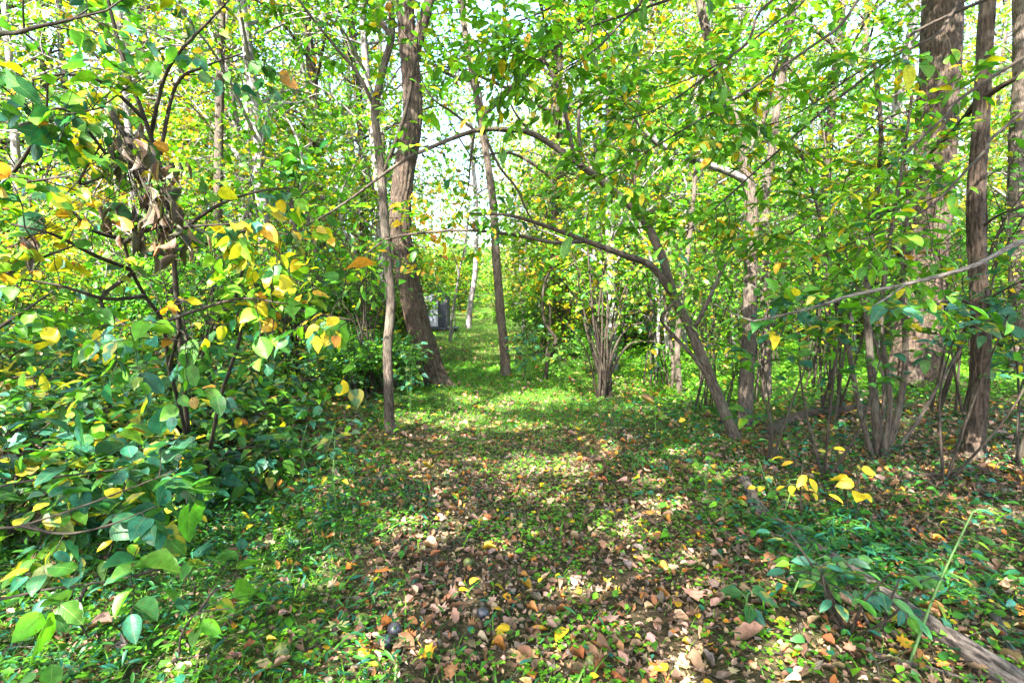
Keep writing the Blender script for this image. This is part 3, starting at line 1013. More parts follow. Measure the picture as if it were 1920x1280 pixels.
# --- clump of stems between
t = thing('stem_clump', G(1652, 862), 'clump of smooth brown stems rising together from one foot beside the furrowed tree', 'shrub')
o0 = np.array(t.location)
S = []
for pl, r0 in ((((1650, 864, 4.1), (1640, 760, 4.1), (1630, 650, 4.1), (1625, 540, 4.1), (1640, 400, 4.0), (1652, 260, 3.9), (1640, 120, 3.9)), 0.034),
               (((1662, 862, 4.15), (1690, 740, 4.2), (1698, 650, 4.2), (1690, 520, 4.2), (1702, 380, 4.2), (1690, 240, 4.2)), 0.028),
               (((1640, 862, 4.0), (1610, 760, 3.9), (1592, 660, 3.85), (1575, 590, 3.8), (1558, 500, 3.7), (1530, 380, 3.6), (1500, 280, 3.5)), 0.020),
               (((1655, 866, 4.05), (1668, 750, 4.0), (1652, 600, 3.9), (1668, 450, 3.8), (1692, 310, 3.7), (1710, 180, 3.6)), 0.022),
               (((1670, 860, 4.2), (1720, 790, 4.3), (1760, 720, 4.4), (1800, 650, 4.5), (1818, 590, 4.5)), 0.018),
               (((1646, 858, 4.2), (1655, 700, 4.4), (1600, 520, 4.5), (1560, 380, 4.6), (1545, 250, 4.6)), 0.016)):
    S.append(limb_part(t, o0, based(px(*pl), 0.04), r0, r0 * 0.4, M_BARKG, 'stem', 12, 0.03, 5, 8, 0.08))
leafy(t, o0, S, 5.5, 0.5, 2, 0.28, 4, 0.074, PAL_MID, 290, r1=0.0045, t0=0.35, flat=1.3, droop=0.08)

# --- shrub of many stems at the path side
t = thing('many_stemmed_shrub', G(1135, 758), 'many-stemmed shrub fanning up from one dark foot on the path verge', 'shrub')
o0 = np.array(t.location)
S = []
for tops in (((1100, 660), (1062, 605)), ((1110, 640), (1090, 560), (1078, 480)), ((1118, 640), (1108, 540), (1100, 420), (1105, 300)), ((1128, 650), (1130, 540), (1128, 430)),
             ((1138, 640), (1148, 550), (1165, 470)), ((1146, 640), (1165, 560), (1195, 480)), ((1150, 660), (1178, 615), (1218, 600), (1222, 570), (1200, 520), (1185, 480)),
             ((1142, 660), (1160, 600), (1178, 540)), ((1124, 670), (1115, 600), (1090, 520), (1060, 450)), ((1132, 660), (1140, 580), (1136, 500), (1150, 400)), ((1120, 690), (1105, 640), (1080, 560), (1030, 500)),
             ((1150, 690), (1175, 650), (1200, 640), (1240, 640)), ((1128, 680), (1122, 590), (1140, 470), (1175, 380))):
    dd = 7.1 + rng.uniform(-0.35, 0.35)
    pl = [(1135 + rng.uniform(-14, 14), 760, 7.1)] + [(a, b, dd) for a, b in tops]
    S.append(limb_part(t, o0, based(px(*pl), 0.05), rng.uniform(0.012, 0.024), 0.006, M_TWIG, 'stem', 8, 0, 5, 6, 0.1))
leafy(t, o0, S, 2.4, 0.55, 2, 0.3, 4, 0.085, PAL_MID, 260, r1=0.005, t0=0.4)

# --- crooked sapling
pts = based(px((1022, 716, 8.6), (1028, 670, 8.6), (1042, 640, 8.6), (1036, 625, 8.6), (1020, 600, 8.6), (1018, 550, 8.6), (1026, 518, 8.6), (1038, 498, 8.6), (1030, 470, 8.6)))
t = thing('crooked_sapling', ground_of(pts[0]), 'dark crooked sapling with a double kink near the path tree', 'sapling')
o0 = np.array(t.location)
P = limb_part(t, o0, pts, 0.035, 0.014, M_TWIG, 'trunk', 10)
leafy(t, o0, [P[-14:]], 10, 0.6, 2, 0.4, 5, 0.10, PAL_MID, 60, r1=0.006)

# --- tree whose leafy boughs slant in overhead from the side
t = thing('overhanging_tree', (6.4, 3.3, gz(6.4, 3.3)), 'green-leaved tree whose long thin boughs slant down over the path', 'tree')
o0 = np.array(t.location)
tr = [np.array([6.4, 3.3, gz(6.4, 3.3) - 0.05]), np.array([6.3, 3.3, 2.0]), np.array([6.0, 3.4, 4.2]), np.array([5.9, 3.5, 7.0])]
P = limb_part(t, o0, tr, 0.11, 0.05, M_BARKG, 'trunk', 16, 0.05, 7, 9)
canopy(t, o0, P, np.array([4.8, 3.2, 6.0]), 6.3, 10.0, 3.4, 17, .12, 7, PAL_MID, M_BARKG)  # unseen crown, added to throw shade on the furrowed trunk
B = []
for pl in (((1760, -60, 3.3), (1560, 62, 3.2), (1400, 172, 3.1), (1250, 262, 3.0), (1130, 335, 3.0)),
           ((1800, 20, 3.6), (1690, 95, 3.5), (1560, 195, 3.4), (1440, 300, 3.3), (1330, 400, 3.2), (1280, 440, 3.2)),
           ((1570, -50, 3.4), (1390, 92, 3.3), (1250, 195, 3.2), (1150, 232, 3.2)),
           ((1420, -70, 3.5), (1280, -10, 3.3), (1150, 35, 3.2), (1010, 85, 3.1), (930, 115, 3.1)),
           ((1900, 120, 3.3), (1760, 230, 3.2), (1650, 330, 3.1), (1540, 400, 3.0), (1440, 470, 3.0)),
           ((1330, -80, 3.2), (1200, 10, 3.1), (1120, 90, 3.0), (1040, 140, 3.0)),
           ((1960, 180, 3.0), (1840, 290, 2.9), (1740, 390, 2.9), (1620, 450, 2.8)),
           ((1240, -120, 3.4), (1110, -30, 3.3), (1000, 30, 3.2), (900, 60, 3.2)), ((1640, -90, 3.6), (1500, 10, 3.6), (1330, 130, 3.5), (1200, 180, 3.5)),
           ((1900, -40, 3.6), (1750, 70, 3.5), (1620, 130, 3.5), (1500, 210, 3.4), (1400, 250, 3.4))):
    q = px(*pl)
    B.append(limb_part(t, o0, [tr[2] + rng.normal(0, .3, 3) * np.array([.2, .2, 1])] + q, 0.013, 0.003, M_TWIG, 'bough', 8, 0, 5, 7)[7:])
leafy(t, o0, B, 8.5, 0.42, 3, 0.24, 5, 0.074, [(BRIGHT, 6), (GREEN, 4), (LIME, 2), (YELL, .7), (GOLD, .4), (BLUE_SHEEN, .4)], 300, temps=T_EL, tname='leaf_elliptic', low=L_EL, r1=0.0035, t0=0.05, up=0.0, spread=0.8, flat=1.5, droop=0.05)

# --- pale bare stick-like branch that reaches in, from a shrub at the side
t = thing('reaching_shrub', G(2120, 1000), 'shrub with one long pale branch reaching in low across the furrowed tree', 'shrub')
o0 = np.array(t.location)
P = limb_part(t, o0, [o0 + np.array([0, 0, -.04])] + px((2100, 700, 2.7), (2010, 440, 2.7), (1920, 452, 2.65), (1820, 500, 2.6), (1700, 532, 2.6), (1600, 553, 2.55), (1540, 572, 2.55), (1470, 590, 2.5), (1412, 602, 2.5)), 0.018, 0.004, M_BARKT, 'branch', 10, 0, 5, 8)
b1 = limb_part(t, o0, px((1700, 532, 2.6), (1660, 560, 2.55), (1635, 575, 2.5)), 0.006, 0.003, M_BARKT)
b2 = limb_part(t, o0, px((1412, 602, 2.5), (1380, 590, 2.5), (1340, 570, 2.5)), 0.004, 0.002, M_BARKT)
leafy(t, o0, [P[24:], b1], 5, 0.26, 1, 0.16, 4, 0.075, [(BLUE_SHEEN, 5), (GREEN, 4), (BRIGHT, 2), (YELL, .6)], 120, r1=0.003, flat=0.9, droop=0.1)

# --- broad-leaved sapling low on that side
for a, b, dep, hh, lab, pal, nn in ((1440, 880, 3.6, 0.95, 'broad-leaved green sapling in front of the arching trunk foot', [(GREEN, 5), (BLUE_SHEEN, 3), (BRIGHT, 3), (YELL, .5)], 90),
                                    (1545, 900, 3.4, 1.0, 'leafy sapling with upright stem before the clump of stems', [(GREEN, 5), (BLUE_SHEEN, 4), (LIME, 1)], 90),
                                    (1770, 905, 3.4, 1.2, 'bluish-leaved sapling before the scaly thin tree', [(BLUE_SHEEN, 6), (GREEN, 3)], 90),
                                    (1350, 800, 5.0, 0.9, 'low yellow-green sapling under the arching trunk', PAL_MID, 60),
                                    (1905, 880, 3.4, 1.5, 'bluish-leaved sapling outside the scaly thin tree', [(BLUE_SHEEN, 5), (GREEN, 4), (YELL, .4)], 110)):
    o0 = G(a, b)
    t = thing('sapling', o0, lab, 'sapling')
    S = []
    for q in range(3):
        top = o0 + np.array([rng.normal(0, .25), rng.normal(0, .2), hh * rng.uniform(.8, 1.15)])
        S.append(limb_part(t, o0, [o0 + np.array([0, 0, -.03]), (o0 + top) / 2 + rng.normal(0, .05, 3), top], 0.010, 0.004, M_TWIG, 'stem', 6))
    leafy(t, o0, S, 4.5, 0.32, 1, 0.18, 4, 0.078, pal, nn, r1=0.003, t0=0.3, flat=0.95, droop=0.1)


# ------------------------------------------------------------------ the yellow-leaved shrub
def shrub_cols(pos, col):
    x_, y_, d_ = proj(pos)
    n = len(pos)
    # its leaves turn first on the low outer twigs, the top ones are still green
    h = pos[:, 2] + 0.10 * (fnoise(pos[:, 0] * 4, pos[:, 1] * 4, 31) - .5)
    f = sm(1.08, 1.22, h) * sm(1.80, 1.52, h)
    yel = palette(n, PAL_YEL)
    m = rng.random(n) < 0.87 * f
    return np.where(m[:, None], yel, col)


t = thing('yellowing_shrub', G(372, 948), 'tall spreading shrub with yellow lower leaves and green-blue upper leaves', 'shrub')
o0 = np.array(t.location)
B = []
st = []
for pl, r0, r1_ in ((((374, 948, 3.2), (388, 880, 3.1), (398, 820, 2.9), (415, 740, 2.7), (450, 630, 2.5), (442, 560, 2.4), (458, 490, 2.3), (440, 455, 2.25)), 0.012, 0.005),
                    (((370, 950, 3.2), (345, 800, 2.8), (318, 690, 2.4), (305, 605, 2.2), (272, 555, 2.1), (246, 505, 2.0), (232, 450, 1.95)), 0.011, 0.005),
                    (((368, 946, 3.2), (350, 780, 2.8), (335, 600, 2.5), (322, 450, 2.35), (304, 330, 2.25), (272, 225, 2.15), (240, 140, 2.1), (212, 40, 2.05), (190, -60, 2.0)), 0.014, 0.006)):
    st.append(limb_part(t, o0, based(px(*pl), 0.04), r0, r1_, M_TWIG, 'stem', 10, 0, 5, 8))
for pl in (((282, 255, 2.2), (305, 155, 2.1), (335, 100, 2.0), (392, 40, 1.95), (430, 0, 1.9)),
           ((300, 290, 2.2), (330, 160, 2.15), (385, 125, 2.1), (455, 100, 2.0)),
           ((302, 320, 2.2), (235, 315, 2.1), (150, 345, 2.0), (190, 270, 1.9)),
           ((320, 440, 2.3), (230, 330, 2.1), (130, 210, 1.9), (60, 225, 1.8)),
           ((320, 450, 2.3), (400, 390, 2.2), (480, 360, 2.2), (560, 350, 2.2)),
           ((322, 470, 2.3), (400, 455, 2.1), (470, 430, 2.0), (540, 440, 1.95)),
           ((330, 560, 2.4), (420, 580, 2.2), (520, 575, 2.05), (600, 590, 1.95), (662, 600, 1.9)),
           ((305, 605, 2.2), (360, 585, 2.05), (450, 560, 1.95), (540, 570, 1.9)),
           ((246, 505, 2.0), (180, 480, 1.85), (100, 440, 1.75), (20, 420, 1.7)),
           ((232, 455, 1.95), (280, 430, 1.85), (350, 425, 1.8), (430, 420, 1.8)),
           ((272, 555, 2.1), (200, 560, 1.9), (110, 535, 1.8), (20, 520, 1.75)),
           ((318, 690, 2.4), (330, 640, 2.1), (340, 620, 1.95), (350, 640, 1.85)),
           ((232, 450, 1.95), (170, 430, 1.85), (140, 400, 1.8), (100, 380, 1.75)),
           ((250, 510, 2.0), (190, 560, 1.9), (220, 600, 1.85), (260, 620, 1.8)),
           ((272, 225, 2.15), (200, 160, 2.0), (130, 140, 1.9), (60, 150, 1.85))):
    B.append(limb_part(t, o0, px(*pl), 0.009, 0.003, M_TWIG, 'branch', 7))
UPC = [(GREEN, 5), (BLUE_SHEEN, 6), (DEEP, 3), (BRIGHT, 2), (YELL, .6), (ORNG, .25)]
up_i = (0, 1, 2, 3, 14)
leafy(t, o0, [B[q] for q in up_i] + [st[2][-30:]], 8, 0.22, 1, 0.15, 3, 0.056, UPC, 130, temps=T_RD, tname='leaf_round', low=T_RD[:2], r1=0.0026, droop=0.5, flat=0.5, colfn=shrub_cols, t0=0.1, sag=0.1)
leafy(t, o0, [B[q] for q in range(len(B)) if q not in up_i] + [st[0][-20:]], 12, 0.22, 1, 0.15, 4, 0.053, UPC, 300 - 130, temps=T_RD, tname='leaf_round', low=T_RD[:2],
      r1=0.0026, droop=0.55, flat=0.45, colfn=shrub_cols, t0=0.1, sag=0.12)

# a second shrub whose branches come in from the side
t = thing('side_shrub', (-3.0, 1.75, gz(-3.0, 1.75)), 'broad-leaved shrub reaching in beside the yellow-leaved shrub with big green leaves', 'shrub')
o0 = np.array(t.location)
B = []
for pl in (((-60, 420, 2.1), (20, 330, 2.0), (80, 232, 1.9), (90, 150, 1.85)), ((-60, 250, 2.0), (40, 235, 1.9), (130, 215, 1.85), (200, 200, 1.8)),
           ((-60, 110, 1.9), (40, 60, 1.85), (120, 40, 1.8), (200, 20, 1.8)), ((-60, 640, 1.9), (20, 600, 1.85), (100, 545, 1.8)),
           ((-60, 560, 1.8), (40, 500, 1.75), (140, 460, 1.7)), ((-60, 330, 1.75), (40, 340, 1.7), (130, 330, 1.65))):
    q = px(*pl)
    B.append(limb_part(t, o0, [o0 + np.array([0, 0, -.05]), (o0 + q[0]) / 2 + np.array([-.1, 0, .25])] + q, 0.014, 0.003, M_TWIG, 'branch', 8, 0, 5, 7)[12:])
leafy(t, o0, B, 9, 0.26, 1, 0.15, 4, 0.056, [(GREEN, 5), (BRIGHT, 4), (BLUE_SHEEN, 3), (LIME, 2), (YELL, 1), (ORNG, .3)], 170, temps=T_RD, tname='leaf_round', low=T_RD[:2], r1=0.003, droop=0.4, flat=0.55)

# --- dead branch with hanging curled leaves caught in the shrub, and the green fruit
p0 = U(212, 208, 1.95)
t = thing('dead_branch', p0, 'broken branch hung with tufts of curled dark brown dead leaves in the shrub', 'branch')
P = limb_part(t, p0, px((210, 212, 1.9), (240, 265, 1.86), (275, 320, 1.84), (290, 400, 1.82), (298, 450, 1.82)), 0.010, 0.004, M_TWIG, 'branch', 8)
hp, hd, hs = [], [], []
for cx, cy_, dep, nn, sp in ((240, 255, 1.82, 16, 18), (272, 300, 1.82, 12, 16), (285, 385, 1.8, 22, 26), (300, 430, 1.8, 30, 28), (335, 310, 1.85, 8, 22), (300, 360, 1.8, 14, 24), (210, 390, 1.8, 8, 12), (40, 450, 1.7, 12, 12)):
    for q in range(nn):
        hp.append(U(cx + rng.normal(0, sp), cy_ + rng.normal(0, sp * .8), dep + rng.normal(0, .05)))
        hd.append(np.array([rng.normal(0, .35), rng.normal(0, .35), -1.0]))
        hs.append(rng.uniform(.055, .095))
hp, hd = np.array(hp), np.array(hd)
leaf_objects(t, 'leaf_dead', T_DEAD, M_DRY, hp, leaf_frames(hd, rng.normal(0, 1, hd.shape)), hs, palette(len(hp), [(BROWN, 3), ((.06, .042, .03), 4), (RUST, .5), ((0.035, .032, .018), 4)]), origin=p0)
# twigs that tie the tufts to the branch
tm = MB()
ii = rng.integers(0, len(P) - 1, len(hp))
twigs(tm, np.stack([P[ii] - p0, (P[ii] + hp) / 2 - p0 + rng.normal(0, .01, hp.shape), hp - p0], 1), 0.002, 0.001, 3)
tm.obj('twig', M_TWIG, t, 'stuff')


def ball(name, c, r, mat, squash=1.0, seed=0, stalk=True):
    mb = MB()
    nu, nv = 18, 12
    th = np.arange(nu) / nu * 2 * math.pi
    ph = np.linspace(0.05, math.pi - 0.05, nv)
    T_, Ph = np.meshgrid(th, ph)
    rad = r * (1 + 0.09 * (fnoise(np.cos(T_) * 2 + seed * 3.1 + 5, np.cos(Ph) * 2 + 4 + np.sin(T_), seed) - .5))
    V = np.stack([rad * np.sin(Ph) * np.cos(T_), rad * np.sin(Ph) * np.sin(T_), rad * np.cos(Ph) * squash], -1)
    i = np.arange(nv - 1)[:, None] * nu
    j = np.arange(nu)[None]
    k = (j + 1) % nu
    mb.add(V.reshape(-1, 3), np.stack([i + j, i + nu + j, i + nu + k, i + k], -1).reshape(-1, 4))
    for row, zz in ((0, r * squash * 0.98), (nv - 1, -r * squash * 0.98)):
        cp = np.vstack([V[row], [[0, 0, zz]]])
        jj = np.arange(nu)
        fc = np.stack([jj, (jj + 1) % nu, np.full(nu, nu)], -1)
        mb.add(cp, fc if row == 0 else fc[:, ::-1])
    if stalk:
        tube(mb, np.array([[0, 0, r * squash * .95], [r * .1, 0, r * squash * 1.15], [r * .25, 0.0, r * squash * 1.3]]), np.array([.14, .09, .06]) * r, 6)
    o = mb.obj(name, mat)
    o.location = tuple(float(q) for q in c)
    return o


M_NUT = plain_material('blackened_husk', (0.010, 0.010, 0.014), (0.05, 0.045, 0.05), 0.32, 90, 0.5)
M_NUTG = plain_material('green_husk', (0.05, 0.06, 0.012), (0.17, 0.18, 0.03), 0.5, 70, 0.5)
tag(ball('fruit', U(212, 213, 1.93), 0.021, M_NUTG, 1.1, 3), 'round olive-green fruit hanging where the dead branch broke', 'fruit')

# ------------------------------------------------------------------ low shrubs and brush on the yellow shrub's side
spots = [(60, 905, .55, 'low shrub', 0), (210, 880, .5, '', 1), (120, 800, .6, '', 2), (330, 800, .55, '', 3), (30, 730, .8, '', 4), (220, 740, .65, '', 5),
         (400, 740, .6, '', 6), (110, 690, .8, '', 7), (480, 800, .5, '', 8), (520, 730, .7, '', 9), (300, 690, .8, '', 10), (640, 740, .6, '', 11), (-60, 820, .8, '', 12), (700, 720, .6, '', 13), (150, 955, .42, '', 14), (330, 925, .36, '', 15), (10, 1010, .45, '', 16), (420, 850, .45, '', 17)]
LOWL = ['low blue-green shrub next to the arching corner sprays', 'low shrub with level leaves just under the brown slanting log', 'low shrub spreading over crossed sticks behind the corner sprays',
        'low shrub at the upper end of the brown slanting log', 'taller bushy shrub in the thick of the brush, beside the side shrub', 'bushy shrub right behind the brown slanting log',
        'bushy shrub directly behind the yellow-leaved shrub stems', 'taller shrub at the far edge of the brush under yellow leaves', 'low shrub beside the bent brown stick',
        'bushy shrub in front of the grey stem pair', 'taller bushy shrub behind the yellow spray', 'bushy shrub between grey stem pair and slim grey tree',
        'shrub at the brush edge under the side shrub', 'bushy shrub at the foot of the slim grey tree, path side of the brush',
        'low shrub leaning out over the stilt grass edge', 'low small shrub at the foot of the yellow-leaved shrub', 'low shrub at the corner under the big-leaved spray', 'low shrub just behind the foot of the yellow-leaved shrub']
for a, b, hh, _, k in spots:
    o0 = G(a, b)
    t = thing('low_shrub', o0, LOWL[k], 'shrub', 'low shrubs in the brush')
    S = []
    ns = 9
    for q in range(ns):
        az = q * 2.4 + rng.uniform(-.4, .4)
        rr = rng.uniform(.25, .95)
        top = o0 + np.array([rr * math.cos(az), rr * math.sin(az) * .8, hh * rng.uniform(.45, 1.1)])
        m_ = o0 + (top - o0) * np.array([.35, .35, .75])
        S.append(limb_part(t, o0, [o0 + np.array([0, 0, -.03]), m_, top], 0.008, 0.003, M_TWIG, 'stem', 5, 0, 5, 5))
    leafy(t, o0, S, 13, 0.30, 1, 0.18, 4, 0.076 if b > 720 else 0.085, PAL_SHR, 150, r1=0.0025, t0=0.25, flat=1.1, droop=0.12, up=0.05)

# the broad-leaved sprays low at the corner
for pl, lab, pal, size, nn in (
        ((((-80, 1010, 2.0), (40, 985, 1.95), (150, 950, 1.9), (270, 905, 1.9), (330, 880, 1.95)), ((-80, 930, 2.1), (60, 900, 2.1), (180, 885, 2.1), (290, 870, 2.15)), ((40, 985, 1.95), (120, 1000, 1.85), (200, 985, 1.8), (290, 950, 1.8))),
         'spray of big dull green leaves over the fallen sticks at the grass edge', [(GREEN, 4), (BLUE_SHEEN, 6), (DEEP, 2), (YELL, .4)], .085, 140),
        ((((-60, 1150, 1.75), (60, 1110, 1.7), (160, 1095, 1.65), (250, 1080, 1.65)), ((160, 1100, 1.65), (145, 1150, 1.62), (165, 1195, 1.6)), ((250, 1080, 1.65), (320, 1060, 1.7), (400, 1060, 1.75))),
         'arching twig with round green leaves low over the grass', [(GREEN, 5), (BLUE_SHEEN, 3), (BRIGHT, 2)], .075, 60),
        ((((330, 1235, 1.75), (340, 1190, 1.72), (370, 1150, 1.7), (430, 1140, 1.7)), ((370, 1150, 1.7), (400, 1110, 1.72), (440, 1085, 1.75))),
         'small seedling with a few oval green leaves rising from the grass', [(GREEN, 5), (BRIGHT, 3), (BLUE_SHEEN, 2)], .075, 16)):
    q0 = px(*pl[0])
    base = np.array([q0[0][0] - .1, q0[0][1], gz(q0[0][0] - .1, q0[0][1])])
    t = thing('leafy_spray', base, lab, 'plant')
    S = []
    for k, p_ in enumerate(pl):
        q = px(*p_)
        if k == 0:
            q = [base + np.array([0, 0, -.03])] + q
        S.append(limb_part(t, base, q, 0.006, 0.002, M_TWIG, 'stem', 6)[6 if k == 0 else 0:])
    leafy(t, base, S, 9 if nn > 20 else 4, 0.14, 1 if nn > 100 else 0, 0.12, 3, size, pal, nn, temps=T_RD, tname='leaf_round', low=T_RD[:2], r1=0.002, flat=1.0, droop=0.25, t0=0.05)

# --- seedlings with few leaves, one by one
def seedling(a, b, hh, lab, pal, n, size, lean=(0, 0), spread=.12, temps=None, tname='leaf_ovate', mat=None, name='seedling', nst=1):
    o0 = G(a, b)
    t = thing(name, o0, lab, 'seedling')
    pos, d, nr = [], [], []
    for q in range(nst):
        top = o0 + np.array([lean[0] + rng.normal(0, .08) * (nst > 1), lean[1] + rng.normal(0, .08) * (nst > 1), hh * rng.uniform(.85, 1.1)])
        P = limb_part(t, o0, [o0 + np.array([0, 0, -.02]), (o0 + top) / 2 + rng.normal(0, .02, 3), top], 0.0055, 0.003, mat or M_STEM, 'stem', 6)
        m = max(1, n // nst)
        for k in range(m):
            s = 1 - (k / m) * .6
            c = P[int(s * (len(P) - 1))]
            az = k * 2.4 + rng.uniform(-.5, .5)
            v = np.array([math.cos(az), math.sin(az), rng.uniform(-.1, .35)])
            e = c + v * spread * rng.uniform(.5, 1.1)
            limb_part(t, o0, [c, (c + e) / 2 + np.array([0, 0, .01]), e], 0.0028, 0.0018, mat or M_STEM, 'leaf_stalk', 4, 0, 5, 3, 0)
            for e_, dv in ((e, v), ((c + e) / 2, v + np.array([-v[1], v[0], 0]) * rng.choice([-1, 1]))):
                pos.append(e_)
                d.append(dv + np.array([0, 0, -.30]))
                nr.append(np.array([rng.normal(0, .3), -.45 + rng.normal(0, .3), 1]))
    pos, d, nr = np.array(pos), np.array(d), np.array(nr)
    leaf_objects(t, tname, temps or T_OV, M_LEAF, pos, leaf_frames(d, nr), size * rng.uniform(.75, 1.2, len(pos)), palette(len(pos), pal), origin=o0)


GB = [(GREEN, 4), (BLUE_SHEEN, 5), (DEEP, 1)]
seedling(1590, 1190, .30, 'cluster of big smooth blue-green leaves beside the fallen log', GB, 22, .075, (-.05, 0), .12, T_EL, 'leaf_elliptic', M_TWIG, 'seedling', 5)
seedling(1660, 1215, .22, 'few long blue-green leaves crossing over the fallen log', GB, 8, .085, (.05, .05), .10, T_EL, 'leaf_elliptic', M_TWIG, 'seedling', 2)
seedling(1480, 1120, .18, 'small green seedling on the sunlit litter by the fallen log', [(GREEN, 4), (BRIGHT, 3)], 9, .06, (0, 0), .09, nst=2)
seedling(1400, 1170, .12, 'pair of dull green heart leaves on the litter before the log', [(DEEP, 3), (BLUE_SHEEN, 2)], 4, .075, (0, 0), .06)
seedling(1470, 960, .22, 'green seedling with two gold leaves near the log end', [(GREEN, 3), (BLUE_SHEEN, 2), (GOLD, 1.5)], 10, .06, (.0, 0), .12, nst=2)
seedling(1505, 985, .38, 'slim bare seedling carrying a few bright yellow leaves', [(YELL, 6), (GOLD, 1)], 6, .075, (.02, .05), .14, T_EL, 'leaf_elliptic', M_TWIG)
seedling(1600, 985, .30, 'thin stem with single large yellow leaf beside dead litter', [(YELL, 1)], 3, .085, (0, .0), .05, T_RD, 'leaf_round', M_TWIG)
seedling(1700, 1250, .50, 'tall lime-green stem with small top leaves leaning over the log', [(BRIGHT, 1), (LIME, 1)], 8, .04, (.28, .1), .07, T_LAN, 'leaf_lance')
seedling(585, 900, .40, 'upright green seedling with blue-green leaves at the brush edge', GB, 12, .065, (0, 0), .13, nst=2)
seedling(632, 960, .45, 'upright seedling with yellow leaf among green ones beside the brush', [(BLUE_SHEEN, 3), (YELL, 2), (GREEN, 2)], 9, .06, (.0, 0), .1)
seedling(500, 905, .36, 'dull green seedling with drooping broad leaves under the yellow-leaved shrub', [(GREEN, 4), (DEEP, 3)], 14, .075, (0, 0), .13, nst=2)
seedling(690, 800, .50, 'leaning pale-stemmed seedling next to the slim grey tree', [(YELL, 2), (GREEN, 3), (BLUE_SHEEN, 2)], 9, .065, (-.2, 0), .12)
seedling(770, 775, .75, 'bushy green seedling between slim tree and leaning trunk', [(GREEN, 4), (BLUE_SHEEN, 3), (LIME, 1)], 34, .085, (0, 0), .2, nst=4)
seedling(985, 715, .8, 'bluish-leaved bushy plant next to the path tree', [(BLUE_SHEEN, 5), (GREEN, 3)], 50, .10, (0, 0), .25, nst=6)
seedling(1050, 730, .7, 'green bushy plant between crooked sapling and many-stemmed shrub', [(GREEN, 5), (BRIGHT, 2)], 40, .09, (0, 0), .22, nst=5)
seedling(1230, 815, .32, 'pale dry seedling on the litter near the arching trunk', [(LIME, 2), (TAN, 2)], 6, .06, (0, 0), .08)
seedling(1195, 885, .15, 'small dark green rosette at the sunlit path edge', [(DEEP, 3), (GREEN, 2)], 8, .055, (0, 0), .07)
seedling(1330, 925, .2, 'small lime-leaved seedling on the litter slope', [(LIME, 3), (BRIGHT, 2)], 7, .05, (0, 0), .09)
seedling(1360, 985, .15, 'little green seedling with round leaves beside the log end', [(GREEN, 3), (LIME, 1)], 7, .045, (0, 0), .08)

# ------------------------------------------------------------------ logs and sticks
def fallen(name, pl, r0, r1, lab, mat=M_DEADW, bark=0.06, seg=20, cat='log', lift=0.35, group=None, per=10):
    g = [G(a, b, r0 * lift) for a, b in pl]
    o0 = np.array(g[0])
    mb = MB()
    P = spline(g, per)
    tube(mb, P - o0, np.linspace(r0, r1, len(P)), seg, bark, 8, int(rng.integers(0, 99)), 0.06)
    o = mb.obj(name, mat)
    o.location = tuple(float(q) for q in o0)
    return tag(o, lab, cat, group)


fallen('log', ((1395, 905), (1425, 965), (1490, 1015), (1580, 1075), (1700, 1160), (1810, 1235), (1930, 1315)), 0.030, 0.042, 'long weathered log with flaking bark lying across the litter', bark=0.22, seg=48, per=26, lift=.95)
fallen('log', ((1448, 818), (1470, 800), (1500, 788), (1545, 778), (1620, 772)), 0.070, 0.060, 'dark rotting log curving at the edge of the bright green clearing', M_BARK, 0.08, 28, per=14)
fallen('log', ((190, 862), (255, 835), (310, 795), (345, 765)), 0.035, 0.030, 'brown bare log slanting through the brush', M_BARK, 0.04)
fallen('log', ((1690, 895), (1740, 897), (1800, 905)), 0.035, 0.025, 'short decayed log at the scaly tree foot', M_BARK, 0.06)
fallen('stick', ((1785, 1015), (1808, 1058), (1845, 1115), (1880, 1195), (1905, 1275)), 0.014, 0.020, 'smooth curved grey stick lying beside the long log', M_BARKG, 0.02, 14, 'stick')
fallen('stick', ((1880, 1210), (1930, 1235)), 0.010, 0.008, 'short grey stick forking off the curved stick', M_BARKG, 0.0, 8, 'stick')
fallen('stick', ((430, 948), (490, 920), (525, 900), (580, 888)), 0.018, 0.010, 'bent brown stick lying on the litter under the yellow-leaved shrub', M_DEADW, 0.03, 12, 'stick')
for pl, r in ((((658, 768), (690, 800), (705, 845)), .016), (((640, 770), (672, 822), (688, 850)), .010), (((110, 1170), (200, 1075), (300, 1020)), .014), (((0, 1130), (110, 1075), (250, 1030)), .012),
              (((690, 905), (720, 902), (745, 898)), .02), (((1640, 900), (1700, 905), (1790, 935), (1860, 930)), .010), (((1500, 950), (1470, 940), (1440, 948)), .006), (((1360, 1010), (1390, 1050), (1395, 1090)), .006),
              (((1580, 880), (1660, 920), (1720, 990)), .007), (((1560, 930), (1640, 960), (1800, 985), (1920, 960)), .006), (((1700, 1060), (1800, 1000), (1920, 985)), .006), (((945, 1005), (960, 998), (985, 990)), .008),
              (((1190, 900), (1240, 890), (1270, 900)), .007), (((560, 1230), (620, 1195), (660, 1170)), .006), (((1640, 1230), (1760, 1262), (1850, 1290)), .010)):
    fallen('stick', pl, r, r * .6, 'thin fallen stick lying on the leaf litter', M_DEADW, 0.0, 7, 'stick', 0.8, 'sticks on the litter')
